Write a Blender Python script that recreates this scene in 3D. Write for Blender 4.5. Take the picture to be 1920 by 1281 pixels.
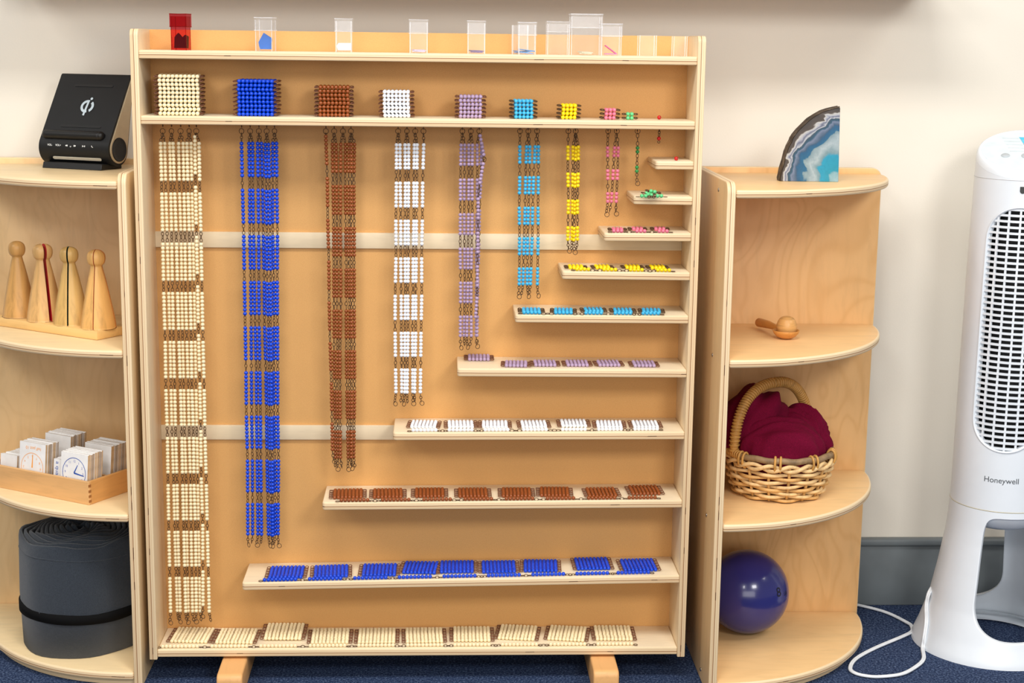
import bpy, bmesh, math, random
from mathutils import Vector, Matrix, Euler
random.seed(7)
PI = math.pi
scene = bpy.context.scene
COL = scene.collection
for o in list(bpy.data.objects): bpy.data.objects.remove(o)

# ------------------------------------------------------------------ camera
F_PX, CAM_P, YAW, PITCH, ROLL = 2958.5, Vector((.5343, -2.7928, 1.1911)), -.0472, -.1898, -.0129
CAM_R = Matrix.Rotation(YAW, 3, 'Z') @ Matrix.Rotation(PITCH, 3, 'X') @ Matrix.Rotation(ROLL, 3, 'Y')
cd = bpy.data.cameras.new('camera'); cam = bpy.data.objects.new('camera', cd); COL.objects.link(cam)
cd.sensor_width = 36; cd.lens = F_PX / 1920 * 36; cd.clip_start = .05
M4 = (CAM_R @ Matrix.Rotation(PI / 2, 3, 'X')).to_4x4(); M4.translation = CAM_P
cam.matrix_world = M4
scene.camera = cam
def ray(x, y): return CAM_R @ Vector(((x - 960) / F_PX, 1, -(y - 640.5) / F_PX))
def onY(x, y, Y): d = ray(x, y); return CAM_P + d * ((Y - CAM_P.y) / d.y)      # point of the photograph on a plane of known depth
def onZ(x, y, Z): d = ray(x, y); return CAM_P + d * ((Z - CAM_P.z) / d.z)      # point of the photograph on a surface of known height

# ------------------------------------------------------------------ light
scene.view_settings.view_transform = 'Standard'; scene.view_settings.look = 'None'
scene.cycles.transparent_max_bounces = 24
scene.view_settings.exposure = 0.0; scene.view_settings.gamma = 1.0; scene.view_settings.use_curve_mapping = False
w = bpy.data.worlds.new('room_light'); scene.world = w; w.use_nodes = True
w.node_tree.nodes['Background'].inputs[0].default_value = (1.0, .95, .87, 1)
w.node_tree.nodes['Background'].inputs[1].default_value = .36
def area(name, loc, target, sx, sy, power, col):
    l = bpy.data.lights.new(name, 'AREA'); l.shape = 'RECTANGLE'; l.size = sx; l.size_y = sy; l.energy = power; l.color = col
    o = bpy.data.objects.new(name, l); COL.objects.link(o); o.location = loc
    o.rotation_euler = (Vector(target) - Vector(loc)).to_track_quat('-Z', 'Y').to_euler()
    return o
area('room_lamp_right', (1.75, -2.9, 2.05), (.7, .1, .6), .7, .5, 29, (1, .99, .98))
area('room_lamp_left', (-.35, -3.3, 2.30), (.5, .1, .6), .7, .5, 21, (1, .99, .98))
area('front_fill_light', (.6, -5.4, 1.35), (.6, 0, .8), 3.4, 1.5, 60, (1, .985, .97))  # added soft fill from behind the camera, brightens the undersides of the shelves
area('ceiling_light_near', (.6, -1.5, 2.75), (.6, -1.5, 0), 1.2, .6, 50, (1, .98, .95))
area('ceiling_light_right', (3.0, -1.2, 2.75), (3.0, -1.2, 0), 1.2, .6, 30, (1, .98, .95))
area('ceiling_light_left', (-1.9, -1.4, 2.75), (-1.9, -1.4, 0), 1.2, .6, 40, (1, .98, .95))

# ------------------------------------------------------------------ materials
def srgb(r, g, b):
    f = lambda c: (c / 255 / 12.92) if c / 255 <= .04045 else ((c / 255 + .055) / 1.055) ** 2.4
    return (f(r), f(g), f(b), 1)
MATS = {}
def new_mat(name):
    m = bpy.data.materials.new(name); m.use_nodes = True
    return m, m.node_tree, m.node_tree.nodes['Principled BSDF']
def N(nt, t, **kw):
    n = nt.nodes.new(t)
    for k, v in kw.items(): setattr(n, k, v)
    return n
def ramp(nt, fac, stops, interp='LINEAR'):
    n = N(nt, 'ShaderNodeValToRGB'); cr = n.color_ramp; cr.interpolation = interp
    while len(cr.elements) < len(stops): cr.elements.new(.5)
    for e, (p, c) in zip(cr.elements, stops): e.position = p; e.color = c
    nt.links.new(fac, n.inputs[0]); return n.outputs[0]
def math_n(nt, op, a, b=None, clamp=False):
    n = N(nt, 'ShaderNodeMath', operation=op); n.use_clamp = clamp
    for i, v in enumerate((a, b)):
        if v is None: continue
        if isinstance(v, (int, float)): n.inputs[i].default_value = v
        else: nt.links.new(v, n.inputs[i])
    return n.outputs[0]
def mixc(nt, fac, a, b, mode='MIX'):
    n = N(nt, 'ShaderNodeMix', data_type='RGBA', blend_type=mode)
    for i, v in ((0, fac), (6, a), (7, b)):
        if isinstance(v, (int, float)): n.inputs[i].default_value = v
        elif isinstance(v, tuple): n.inputs[i].default_value = v
        else: nt.links.new(v, n.inputs[i])
    return n.outputs[2]
def noise(nt, vec, scale, detail=3, rough=.5, dist=0):
    n = N(nt, 'ShaderNodeTexNoise'); n.inputs['Scale'].default_value = scale; n.inputs['Detail'].default_value = detail
    n.inputs['Roughness'].default_value = rough; n.inputs['Distortion'].default_value = dist
    nt.links.new(vec, n.inputs['Vector']); return n.outputs['Fac']
def objco(nt, scale=(1, 1, 1), loc=(0, 0, 0), world=False):
    if world: src = N(nt, 'ShaderNodeNewGeometry').outputs['Position']
    else: src = N(nt, 'ShaderNodeTexCoord').outputs['Object']
    m = N(nt, 'ShaderNodeMapping'); m.inputs['Scale'].default_value = scale; m.inputs['Location'].default_value = loc
    nt.links.new(src, m.inputs['Vector']); return m.outputs[0]
def bump(nt, bs, h, strength, dist=.001):
    b = N(nt, 'ShaderNodeBump'); b.inputs['Strength'].default_value = strength; b.inputs['Distance'].default_value = dist
    nt.links.new(h, b.inputs['Height']); nt.links.new(b.outputs[0], bs.inputs['Normal'])
def plain(name, col, rough=.5, spec=.5, metal=0, vary=.0, vscale=40):
    if name in MATS: return MATS[name]
    m, nt, bs = new_mat(name); c = srgb(*col)
    bs.inputs['Roughness'].default_value = rough; bs.inputs['Metallic'].default_value = metal
    bs.inputs['Specular IOR Level'].default_value = spec
    f = noise(nt, objco(nt), vscale, 2)
    v = vary if vary else .06
    lo = tuple(x * (1 - v) for x in c[:3]) + (1,); hi = tuple(min(1, x * (1 + v)) for x in c[:3]) + (1,)
    nt.links.new(ramp(nt, f, [(.3, lo), (.7, hi)]), bs.inputs['Base Color'])
    MATS[name] = m; return m
def wood(name, col, grain=(8, 8, 1), amount=.10, rough=.42, figure=0, axis=None, th=.015, spec=.35, fig_scale=2.0, edge=(233, 208, 168)):
    """birch plywood / solid wood; axis = direction of the ply layers (edge stripes), figure = strength of curly face veneer"""
    if name in MATS: return MATS[name]
    m, nt, bs = new_mat(name); c = srgb(*col)
    bs.inputs['Roughness'].default_value = rough; bs.inputs['Specular IOR Level'].default_value = spec
    f = noise(nt, objco(nt, tuple(g * 9 for g in grain)), 1.0, 5, .6, .6)
    dark = tuple(x * (1 - amount * 1.6) for x in c[:3]) + (1,); lite = tuple(min(1, x * (1 + amount * .5)) for x in c[:3]) + (1,)
    colr = ramp(nt, f, [(.28, dark), (.5, c), (.75, lite)])
    if figure:
        n1 = noise(nt, objco(nt, tuple(.35 + g * .12 for g in grain)), fig_scale * 4, 1.5, .45, .8)
        s = math_n(nt, 'SINE', math_n(nt, 'MULTIPLY', n1, 62.0))
        s = math_n(nt, 'MULTIPLY_ADD', s, .5); s.node.inputs[2].default_value = .5
        s = math_n(nt, 'POWER', s, 3.0)
        colr = mixc(nt, math_n(nt, 'MULTIPLY', s, figure), colr, tuple(x * y for x, y in zip(c[:3], (.80, .70, .55))) + (1,))
    if axis is not None:
        sep = N(nt, 'ShaderNodeSeparateXYZ'); nt.links.new(objco(nt), sep.inputs[0])
        wob = noise(nt, objco(nt, (14, 14, 14)), 1.0, 2)
        z = math_n(nt, 'DIVIDE', sep.outputs[axis], th)
        z = math_n(nt, 'ADD', z, .5)
        z = math_n(nt, 'ADD', z, math_n(nt, 'MULTIPLY', math_n(nt, 'SUBTRACT', wob, .5), .10))
        e = srgb(*edge); d1 = srgb(152, 106, 72); d2 = srgb(206, 166, 124); e2 = srgb(222, 190, 146)
        st = ramp(nt, z, [(0, e2), (.20, e), (.26, d2), (.30, e), (.38, e2), (.43, d1), (.47, d1), (.52, e), (.66, e), (.70, d2), (.74, e), (1.0, e)])
        sp = noise(nt, objco(nt, (60, 60, 60)), 1.0, 1)
        gap = math_n(nt, 'GREATER_THAN', noise(nt, objco(nt, (26, 26, 26), (3, 1, 2)), 1.0, 0), .70)
        band = math_n(nt, 'LESS_THAN', math_n(nt, 'ABSOLUTE', math_n(nt, 'SUBTRACT', z, .45)), .05)
        st = mixc(nt, math_n(nt, 'MULTIPLY', gap, band), st, srgb(96, 60, 36))
        inside = math_n(nt, 'LESS_THAN', math_n(nt, 'ABSOLUTE', math_n(nt, 'SUBTRACT', math_n(nt, 'DIVIDE', sep.outputs[axis], th), 0)), .488)
        colr = mixc(nt, inside, colr, st)
    nt.links.new(colr, bs.inputs['Base Color'])
    bump(nt, bs, f, .06)
    MATS[name] = m; return m
def clear_mat(name, tint, gloss=.10, haze=.05):
    if name in MATS: return MATS[name]
    m, nt, bs = new_mat(name); nt.nodes.remove(bs)
    t0 = N(nt, 'ShaderNodeBsdfTransparent'); t0.inputs[0].default_value = tint
    df = N(nt, 'ShaderNodeBsdfDiffuse'); df.inputs[0].default_value = tuple(min(1, c ** 3 * .95) for c in tint[:3]) + (1,)
    t = N(nt, 'ShaderNodeMixShader'); t.inputs[0].default_value = haze
    nt.links.new(t0.outputs[0], t.inputs[1]); nt.links.new(df.outputs[0], t.inputs[2])
    g = N(nt, 'ShaderNodeBsdfGlossy'); g.inputs[0].default_value = (1, 1, 1, 1); g.inputs['Roughness'].default_value = .08
    fr = N(nt, 'ShaderNodeFresnel'); fr.inputs[0].default_value = 1.49
    mx = N(nt, 'ShaderNodeMixShader')
    sm = noise(nt, objco(nt), 30, 2)
    f = math_n(nt, 'ADD', math_n(nt, 'MULTIPLY', fr.outputs[0], .22), math_n(nt, 'MULTIPLY', sm, gloss * .2))
    nt.links.new(f, mx.inputs[0]); nt.links.new(t.outputs[0], mx.inputs[1]); nt.links.new(g.outputs[0], mx.inputs[2])
    nt.links.new(mx.outputs[0], nt.nodes['Material Output'].inputs[0])
    MATS[name] = m; return m

M_WALL, nt, bs = new_mat('wall_paint')
f = noise(nt, objco(nt, world=True), 3, 3); nt.links.new(ramp(nt, f, [(.3, srgb(231, 224, 210)), (.7, srgb(235, 229, 216))]), bs.inputs['Base Color'])
bs.inputs['Roughness'].default_value = .7; bump(nt, bs, noise(nt, objco(nt, world=True), 260, 3), .12)
M_CARPET, nt, bs = new_mat('blue_carpet')
f = noise(nt, objco(nt, world=True), 230, 4, .75); f2 = noise(nt, objco(nt, world=True), 40, 3, .6)
c1 = ramp(nt, f, [(.36, srgb(20, 28, 48)), (.5, srgb(48, 64, 98)), (.64, srgb(116, 134, 166))])
nt.links.new(mixc(nt, math_n(nt, 'MULTIPLY', f2, .5), c1, srgb(42, 56, 88)), bs.inputs['Base Color'])
bs.inputs['Roughness'].default_value = .95; bs.inputs['Specular IOR Level'].default_value = .1
bump(nt, bs, f, .9, .004)
M_BASE = plain('grey_baseboard', (108, 115, 118), .45, vary=.08, vscale=18)
M_MDF, nt, bs = new_mat('tan_fibreboard')
f = noise(nt, objco(nt), 700, 2, .7); f2 = noise(nt, objco(nt), 3, 2)
c1 = ramp(nt, f, [(.25, srgb(200, 148, 88)), (.5, srgb(214, 162, 98)), (.8, srgb(222, 171, 108))])
nt.links.new(mixc(nt, math_n(nt, 'MULTIPLY', f2, .35), c1, srgb(217, 164, 98)), bs.inputs['Base Color'])
bs.inputs['Roughness'].default_value = .55; bs.inputs['Specular IOR Level'].default_value = .3
PALE = (240, 222, 190); HONEY = (232, 190, 134)
TH = .0146; T = .0145
M_SHELF = wood('birch_shelf', PALE, (1, 8, 8), .05, axis=2, th=TH)
M_SIDE = wood('birch_side', (236, 214, 178), (8, 8, 1), .05, axis=0, th=T)
M_RAIL = wood('birch_rail', (226, 206, 172), (1, 8, 8), .06)
M_FOOT = wood('solid_maple', (226, 172, 112), (8, 1, 8), .08)
M_CSHELF = wood('honey_shelf', (236, 196, 140), (1, 6, 6), .06, axis=2, th=TH, figure=.10)
M_CSIDE = wood('honey_side', (230, 192, 140), (8, 8, 1), .06, axis=0, th=.0155, figure=.08)
M_CBACK = wood('honey_back', (230, 184, 126), (5, 5, 1), .05, axis=1, th=.0155, figure=.32)
M_CSHELF2 = wood('pale_shelf', (238, 212, 166), (1, 6, 6), .06, axis=2, th=TH, figure=.08)
M_CBACK2 = wood('pale_back', (234, 198, 146), (5, 5, 1), .06, axis=1, th=.0155, figure=.16)
M_SCREW = plain('steel', (190, 188, 184), .3, metal=1.0)
M_WIRE = plain('bronze_wire', (96, 70, 46), .45, spec=.4, metal=.35, vary=.3, vscale=300)
M_COPPER = plain('copper_wire', (128, 84, 60), .4, spec=.5, metal=.4, vary=.25, vscale=300)
BEAD = dict(gold=(244, 226, 184), blue=(2, 66, 206), brown=(144, 72, 28), white=(240, 243, 248), purple=(172, 148, 178), sky=(62, 176, 222),
            yellow=(250, 216, 8), pink=(226, 118, 142), green=(98, 196, 128), dark_green=(44, 132, 62), red=(196, 14, 20))
def bead_mat(c): return plain('bead_' + c, BEAD[c], .28, spec=.5, vary=.05, vscale=60)

# ------------------------------------------------------------------ mesh helpers
class MB:
    def __init__(s): s.v = []; s.f = []
    def add(s, vs, fs):
        o = len(s.v); s.v += [tuple(p) for p in vs]; s.f += [tuple(i + o for i in q) for q in fs]; return s
    def box(s, c, d, rot=None):
        x, y, z = (k / 2 for k in d); vs = [Vector((a, b, e)) for a in (-x, x) for b in (-y, y) for e in (-z, z)]
        if rot is not None: vs = [rot @ p for p in vs]
        return s.add([p + Vector(c) for p in vs], [(0, 1, 3, 2), (4, 6, 7, 5), (0, 4, 5, 1), (2, 3, 7, 6), (0, 2, 6, 4), (1, 5, 7, 3)])
    def sphere(s, c, r, seg=12, ring=8, sc=(1, 1, 1)):
        vs = [(0, 0, 1)]
        for i in range(1, ring):
            t = PI * i / ring
            for j in range(seg): p = 2 * PI * j / seg; vs.append((math.sin(t) * math.cos(p), math.sin(t) * math.sin(p), math.cos(t)))
        vs.append((0, 0, -1)); fs = []
        for j in range(seg): fs.append((0, 1 + j, 1 + (j + 1) % seg))
        for i in range(ring - 2):
            a = 1 + i * seg
            for j in range(seg): fs.append((a + j, a + seg + j, a + seg + (j + 1) % seg, a + (j + 1) % seg))
        a = 1 + (ring - 2) * seg; e = len(vs) - 1
        for j in range(seg): fs.append((a + j, e, a + (j + 1) % seg))
        return s.add([(c[0] + r * p[0] * sc[0], c[1] + r * p[1] * sc[1], c[2] + r * p[2] * sc[2]) for p in vs], fs)
    def tube(s, pts, r, seg=6, closed=False, cap=True):
        pts = [Vector(p) for p in pts]; n = len(pts); rs = r if isinstance(r, (list, tuple)) else [r] * n
        tang = []
        for i in range(n):
            a = pts[(i - 1) % n] if (closed or i) else pts[0]; b = pts[(i + 1) % n] if (closed or i < n - 1) else pts[-1]
            tang.append((b - a).normalized())
        t0 = tang[0]; up = Vector((0, 0, 1)) if abs(t0.z) < .9 else Vector((1, 0, 0))
        nrm = t0.cross(up).normalized(); vs = []
        for i in range(n):
            t = tang[i]; nrm = (nrm - t * nrm.dot(t)).normalized(); b = t.cross(nrm)
            for k in range(seg): a = 2 * PI * k / seg; vs.append(pts[i] + (nrm * math.cos(a) + b * math.sin(a)) * rs[i])
        fs = []
        for i in range(n if closed else n - 1):
            j = (i + 1) % n
            for k in range(seg): fs.append((i * seg + k, i * seg + (k + 1) % seg, j * seg + (k + 1) % seg, j * seg + k))
        if not closed and cap: fs.append(tuple(range(seg))[::-1]); fs.append(tuple((n - 1) * seg + k for k in range(seg)))
        return s.add(vs, fs)
    def ring(s, c, R, r, u, v, seg=10, sub=5, su=1.0):
        c = Vector(c); u = Vector(u); v = Vector(v)
        return s.tube([c + u * R * su * math.cos(2 * PI * i / seg) + v * R * math.sin(2 * PI * i / seg) for i in range(seg)], r, sub, closed=True)
    def lathe(s, prof, seg=32, c=(0, 0, 0), a0=0, a1=2 * PI):
        full = abs(a1 - a0 - 2 * PI) < 1e-6; m = seg if full else seg + 1; vs = []
        for r, z in prof:
            for j in range(m): a = a0 + (a1 - a0) * j / seg; vs.append((c[0] + r * math.cos(a), c[1] + r * math.sin(a), c[2] + z))
        fs = []
        for i in range(len(prof) - 1):
            for j in range(seg): k = (j + 1) % m; fs.append((i * m + j, i * m + k, (i + 1) * m + k, (i + 1) * m + j))
        return s.add(vs, fs)
    def prism(s, outline, d0, d1, axis=1):
        """outline: 2-D points (ccw seen from -axis); extruded along axis from d0 to d1"""
        n = len(outline)
        def P(p, d): return (p[0], d, p[1]) if axis == 1 else ((d, p[0], p[1]) if axis == 0 else (p[0], p[1], d))
        vs = [P(p, d0) for p in outline] + [P(p, d1) for p in outline]
        fs = [tuple(range(n)), tuple(range(2 * n - 1, n - 1, -1))] + [(i, n + i, n + (i + 1) % n, (i + 1) % n) for i in range(n)]
        return s.add(vs, fs)
    def mesh(s, name, mat, smooth=False, fixn=True):
        me = bpy.data.meshes.new(name); me.from_pydata(s.v, [], s.f)
        if fixn:
            b = bmesh.new(); b.from_mesh(me); bmesh.ops.remove_doubles(b, verts=b.verts, dist=1e-6); bmesh.ops.recalc_face_normals(b, faces=b.faces); b.to_mesh(me); b.free()
        if mat: me.materials.append(mat)
        if smooth: me.shade_smooth()
        return me
def link(name, me, parent=None, loc=(0, 0, 0), rot=(0, 0, 0), **props):
    o = bpy.data.objects.new(name, me); COL.objects.link(o); o.location = loc; o.rotation_euler = rot
    if parent: o.parent = parent
    for k, v in props.items(): o[k] = v
    return o
def thing(name, label, cat, loc=(0, 0, 0), rotz=0, group=None, me=None, rot=None):
    o = link(name, me, None, loc, rot or (0, 0, rotz), label=label, category=cat)
    if group: o['group'] = group
    return o
def smooth_angle(me, deg=40):
    me.shade_smooth(); b = bmesh.new(); b.from_mesh(me)
    for e in b.edges:
        if len(e.link_faces) == 2 and e.calc_face_angle(0) > math.radians(deg): e.smooth = False
    b.to_mesh(me); b.free(); return me
def bevel_mesh(mb, name, mat, r, seg=2, angle=30):
    me = mb.mesh(name, mat); b = bmesh.new(); b.from_mesh(me)
    es = [e for e in b.edges if len(e.link_faces) == 2 and e.calc_face_angle(0) > math.radians(angle)]
    bmesh.ops.bevel(b, geom=es, offset=r, segments=seg, affect='EDGES', profile=.5, clamp_overlap=True)
    b.to_mesh(me); b.free(); return smooth_angle(me, 35)
def text_mesh(txt, size, mat, name, align='CENTER', extrude=0.0002):
    c = bpy.data.curves.new(name, 'FONT'); c.body = txt; c.size = size; c.align_x = align; c.align_y = 'CENTER'; c.extrude = extrude
    o = bpy.data.objects.new(name, c); COL.objects.link(o)
    me = bpy.data.meshes.new_from_object(o.evaluated_get(bpy.context.evaluated_depsgraph_get()))
    bpy.data.objects.remove(o); bpy.data.curves.remove(c)
    me.materials.clear(); me.materials.append(mat); return me
def board(name, lo, hi, mat, parent, r=.0015, seg=2, **props):
    lo = Vector(lo); hi = Vector(hi)
    return link(name, bevel_mesh(MB().box((0, 0, 0), hi - lo), name, mat, r, seg), parent, (lo + hi) / 2, **props)
ORD = ['first', 'second', 'third', 'fourth', 'fifth', 'sixth', 'seventh', 'eighth', 'ninth', 'tenth']

# ------------------------------------------------------------------ setting
YW = .415
wl = link('wall_back', MB().box((0, 0, 0), (7, .1, 2.8)).mesh('wall', M_WALL), None, (.6, YW + .05, 1.4), kind='structure')
fl = link('floor', MB().box((0, 0, 0), (9, 9, .1)).mesh('floor', M_CARPET), None, (.6, -3.6, -.05), kind='structure')
bb = link('baseboard_back', bevel_mesh(MB().box((0, 0, 0), (7, .012, .135)), 'base', M_BASE, .002), None, (.6, YW - .006, .0675), kind='structure')
link('baseboard_cap', bevel_mesh(MB().box((0, 0, 0), (7, .022, .016)), 'cap', M_BASE, .005, 3), bb, (0, -.004, .0675 + .008))

# ------------------------------------------------------------------ bead cabinet
Z0 = .0488; H = 1.1507; D = .1134
Z1, Z2, ZB = Z0 + 1.1147, Z0 + 1.0021, Z0 + .0191
cab = thing('bead_cabinet', 'wide birch plywood bead cabinet with stepped shelves and tan back panel', 'cabinet', (.5, .05, 0))
def cp(v): return Vector(v) - Vector((.5, .05, 0))
def side_me(name, xc):
    m = MB(); n = 6; r = .012; h = H / 2; d0, d1 = -.0, D + .008
    o = []
    for i in range(n + 1): a = PI + PI / 2 * -i / n; o.append((d0 + r + r * math.cos(a), h - r + r * math.sin(a)))
    for i in range(n + 1): a = PI / 2 - PI / 2 * i / n; o.append((d1 - r + r * math.cos(a), h - r + r * math.sin(a)))
    o += [(d1, -h), (d0, -h)]
    m.prism(o, -T / 2, T / 2, axis=0)
    return bevel_mesh(m, name, M_SIDE, .0016, 2, 50)
for x in (T / 2, 1 - T / 2): link('side_panel', side_me('side_panel', x), cab, cp((x, 0, Z0 + H / 2)))
ztop = onY(700, 60.5, D).z
link('back_panel', MB().box((0, 0, 0), (1 - 2 * T, .006, ztop - Z0)).mesh('back_panel', M_MDF), cab, cp((.5, D + .003, (ztop + Z0) / 2)))
link('long_shelf', bevel_mesh(MB().box((0, 0, 0), (1 - 2 * T, D - .002, TH)), 'shelf_top', M_SHELF, .002, 3), cab, cp((.5, D / 2 + .001, Z1 - TH / 2)))
sh2 = link('long_shelf', bevel_mesh(MB().box((0, 0, 0), (1 - 2 * T, D - .002, TH)), 'shelf_cubes', M_SHELF, .002, 3), cab, cp((.5, D / 2 + .001, Z2 - TH / 2)))
link('long_shelf', bevel_mesh(MB().box((0, 0, 0), (1 - 2 * T, D - .002, TH)), 'shelf_base', M_SHELF, .002, 3), cab, cp((.5, D / 2 + .001, ZB - TH / 2)))
STEP = [('red', (1229, 317.9), (1301.5, 318.4)), ('green', (1188, 383.2), (1299.6, 385)), ('pink', (1132.4, 452.2), (1297, 453)), ('yellow', (1054, 523.6), (1294.3, 526.3)),
        ('sky', (966, 605), (1291.7, 607.3)), ('purple', (857.5, 706.2), (1287.5, 708.5)), ('white', (737, 826), (1285, 824.4)), ('brown', (604.4, 957), (1280, 952.2)), ('blue', (454, 1107.4), (1274.8, 1093.4))]
SURF = {'gold': lambda x: ZB}
for c, a, b in STEP:
    A = onY(a[0], a[1], .002); B = onY(b[0], b[1], .002)
    XR = 1 - T; sl = (B.z - A.z) / (B.x - A.x); L = XR - A.x; zr = A.z + sl * L
    m = MB(); r = .006; o = [(L / 2, -D / 2 + .001), (L / 2, D / 2 - .001), (-L / 2, D / 2 - .001)]
    for i in range(6): t = PI + PI / 2 * i / 5; o.append((-L / 2 + r + r * math.cos(t), -D / 2 + .001 + r + r * math.sin(t)))
    m.prism(o, -TH / 2, TH / 2, axis=2)
    link('step_shelf', bevel_mesh(m, 'step_' + c, M_SHELF, .002, 3, 40), cab, cp(((A.x + XR) / 2, D / 2 + .001, (A.z + zr) / 2 + TH / 2)), (0, -math.atan(sl), 0))
    SURF[c] = (lambda A=A, sl=sl: lambda x: A.z + TH + sl * (x - A.x))()
# rails on the back panel
for pts in (((290.5, 434), (290.5, 463.7), (1281, 469)), ((302.5, 797.5), (303.4, 824.6), (733, 825.6))):
    a, b, c = (onY(p[0], p[1], D - .006) for p in pts); xr = 1 - T if pts[2][0] > 1000 else c.x + .01
    xl = T
    link('rail', bevel_mesh(MB().box((0, 0, 0), (xr - xl, .006, a.z - b.z)), 'rail', M_RAIL, .001), cab, cp(((xl + xr) / 2, D - .003, (a.z + b.z) / 2)))
# feet
for x0, x1, yf in ((.1330, .1800, -.075), (.8215, .8690, -.066)):
    m = MB(); r = .012; d1 = .21; hz = Z0 - .0005
    o = []
    for i in range(6): t = PI - PI / 2 * i / 5; o.append((yf + r + r * math.cos(t), hz - r + r * math.sin(t)))
    for i in range(6): t = PI / 2 - PI / 2 * i / 5; o.append((d1 - r + r * math.cos(t), hz - r + r * math.sin(t)))
    o += [(d1, .0), (yf, .0)]
    m.prism(o, x0 - (x0 + x1) / 2, (x1 - x0) / 2, axis=0)
    link('foot', bevel_mesh(m, 'foot', M_FOOT, .004, 3, 50), cab, cp(((x0 + x1) / 2, 0, 0)))

# ------------------------------------------------------------------ bead kit
PCH = .00685
def pitch(c): return .0071 if c in ('gold', 'blue') else PCH
_cache = {}
def bar_me(c, n, axis):
    k = ('bar', c, n, axis)
    if k in _cache: return _cache[k]
    p = pitch(c); m = MB()
    for i in range(n):
        if axis == 'z': m.sphere((0, 0, -(i + .5) * p), p * .515, 12, 8, (1, 1, .97))
        else: m.sphere(((i - (n - 1) / 2) * p, 0, 0), p * .515, 12, 8, (.98, 1, 1))
    _cache[k] = m.mesh('bead_bar_%s_%d' % (c, n), bead_mat(c), True, False); return _cache[k]
def link_me(L):
    """three interlocked wire rings of total length L hanging down from the origin"""
    k = ('link', round(L, 4))
    if k in _cache: return _cache[k]
    m = MB(); n = 3 if L > .013 else 2; l = (L + .0012 * (n - 1)) / n
    for i in range(n):
        zc = -(l / 2 + i * (l - .0012)); a = .5 if i % 2 == 0 else 2.0
        u = Vector((math.cos(a), math.sin(a), 0)); R = l / 2
        m.ring((0, 0, zc), R, .00066, u, (0, 0, 1), 10, 5, .0024 / R)
    m.tube([(0, 0, .002), (0, 0, -.002)], .0005, 5); m.tube([(0, 0, -L + .002), (0, 0, -L - .002)], .0005, 5)
    _cache[k] = m.mesh('wire_link', M_WIRE, True, False); return _cache[k]
def ring_me(R=.0048):
    k = ('ring', R)
    if k not in _cache: _cache[k] = MB().ring((0, 0, 0), R, .0006, (1, 0, 0), (0, 0, 1), 16, 6).mesh('wire_ring', M_WIRE, True, False)
    return _cache[k]
def hook_me():
    if 'hook' not in _cache:
        pts = [(0, 0, 0), (0, 0, -.004)] + [(0, .003 - .003 * math.cos(t), -.004 - .003 * math.sin(t)) for t in [PI * i / 8 for i in range(1, 9)]]
        _cache['hook'] = MB().tube(pts, .0008, 6).mesh('hook', M_WIRE, True, False)
    return _cache['hook']
YC = .055
def hang(a, b, me, name, root, roll=0):
    """object with local -Z running from a to b"""
    d = (b - a).normalized(); q = (-d).to_track_quat('Z', 'Y')
    o = link(name, me, root); o.rotation_mode = 'QUATERNION'; o.rotation_quaternion = q @ Euler((0, 0, roll)).to_quaternion(); o.location = a - Vector(root.location); return o
def put_hook(x, y=246):
    p = onY(x, y, YC); link('hook', hook_me(), cab, cp((p.x, YC, Z2 - TH)))
    return p
CHAIN = {
 'gold': (10, 10, [(301.5, 318.8, 0), (308.6, 330.2, 0), (318, 335.8, 0), (325, 347.4, 0), (335, 352.4, 0), (342.8, 360.4, 0), (350.7, 367.6, 0), (358.5, 374.4, 0), (364.8, 381.2, -12.6), (372.5, 391, 0)], 265.5, 1081.6, [305, 321.5, 338.5, 354.5, 368]),
 'blue': (9, 9, [(453.3, 465, 0), (467.2, 473.6, 0), (473, 483.9, 0), (483, 489.4, 0), (490.4, 502.6, 0), (498, 507.6, 2), (504, 511.8, 2), (511.4, 515.6, 0), (518.9, 522, 0)], 265.5, 943, [452.8, 469, 485.4, 500, 514.7]),
 'brown': (8, 8, [(611.4, 622, -15), (623.8, 628, 0), (631, 633, 0), (639.3, 637.5, 0), (647, 651.2, 0), (653.5, 655.6, 0), (658.5, 659.5, 0), (664, 664.4, 0)], 267.4, 806.8, [611, 626.5, 643, 658]),
 'white': (7, 7, [(742.9, 741, 0), (750.2, 753.4, 0), (759.6, 759.6, 0), (766.7, 764.4, 0), (776.6, 773.4, 0), (782, 778.6, 0), (794.2, 788, 0)], 268.2, 690.7, [746.5, 763, 778.6, 794]),
 'purple': (6, 6, [(864, 862.8, 0), (870.6, 871, 0), (879.6, 877, 0), (886.4, 883.4, 0), (895, 893, 0)], 268.8, 591.2, [867, 883, 898.8]),
 'sky': (5, 5, [(974.5, 973.2, 0), (986.8, 980.8, 0), (994, 988.6, 0), (1003, 995.6, 0), (1010.3, 1007.6, 0)], 272, 501, [975, 990.6, 1007]),
 'yellow': (4, 4, [(1065.3, 1065, 0), (1074.8, 1072.4, 0), (1079.6, 1077, 1.5), (1085, 1082.4, 0)], 272.5, 424, [1065.7, 1079.6]),
 'pink': (3, 3, [(1139.6, 1140, 0), (1151.8, 1147.8, 0), (1159, 1156.8, 0)], 274, 360, [1140.3, 1156.5]),
 'dark_green': (2, 2, [(1195.3, 1194, 0)], 274, 310.4, [1195.5]),
}
CN = dict(gold='cream', blue='dark blue', brown='brown', white='white', purple='lavender', sky='sky blue', yellow='yellow', pink='pink', dark_green='dark green', green='light green', red='red')
def links_down(root, a, b):
    hang(a, b, link_me((b - a).length), 'wire_link', root, random.uniform(0, 3))
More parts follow.
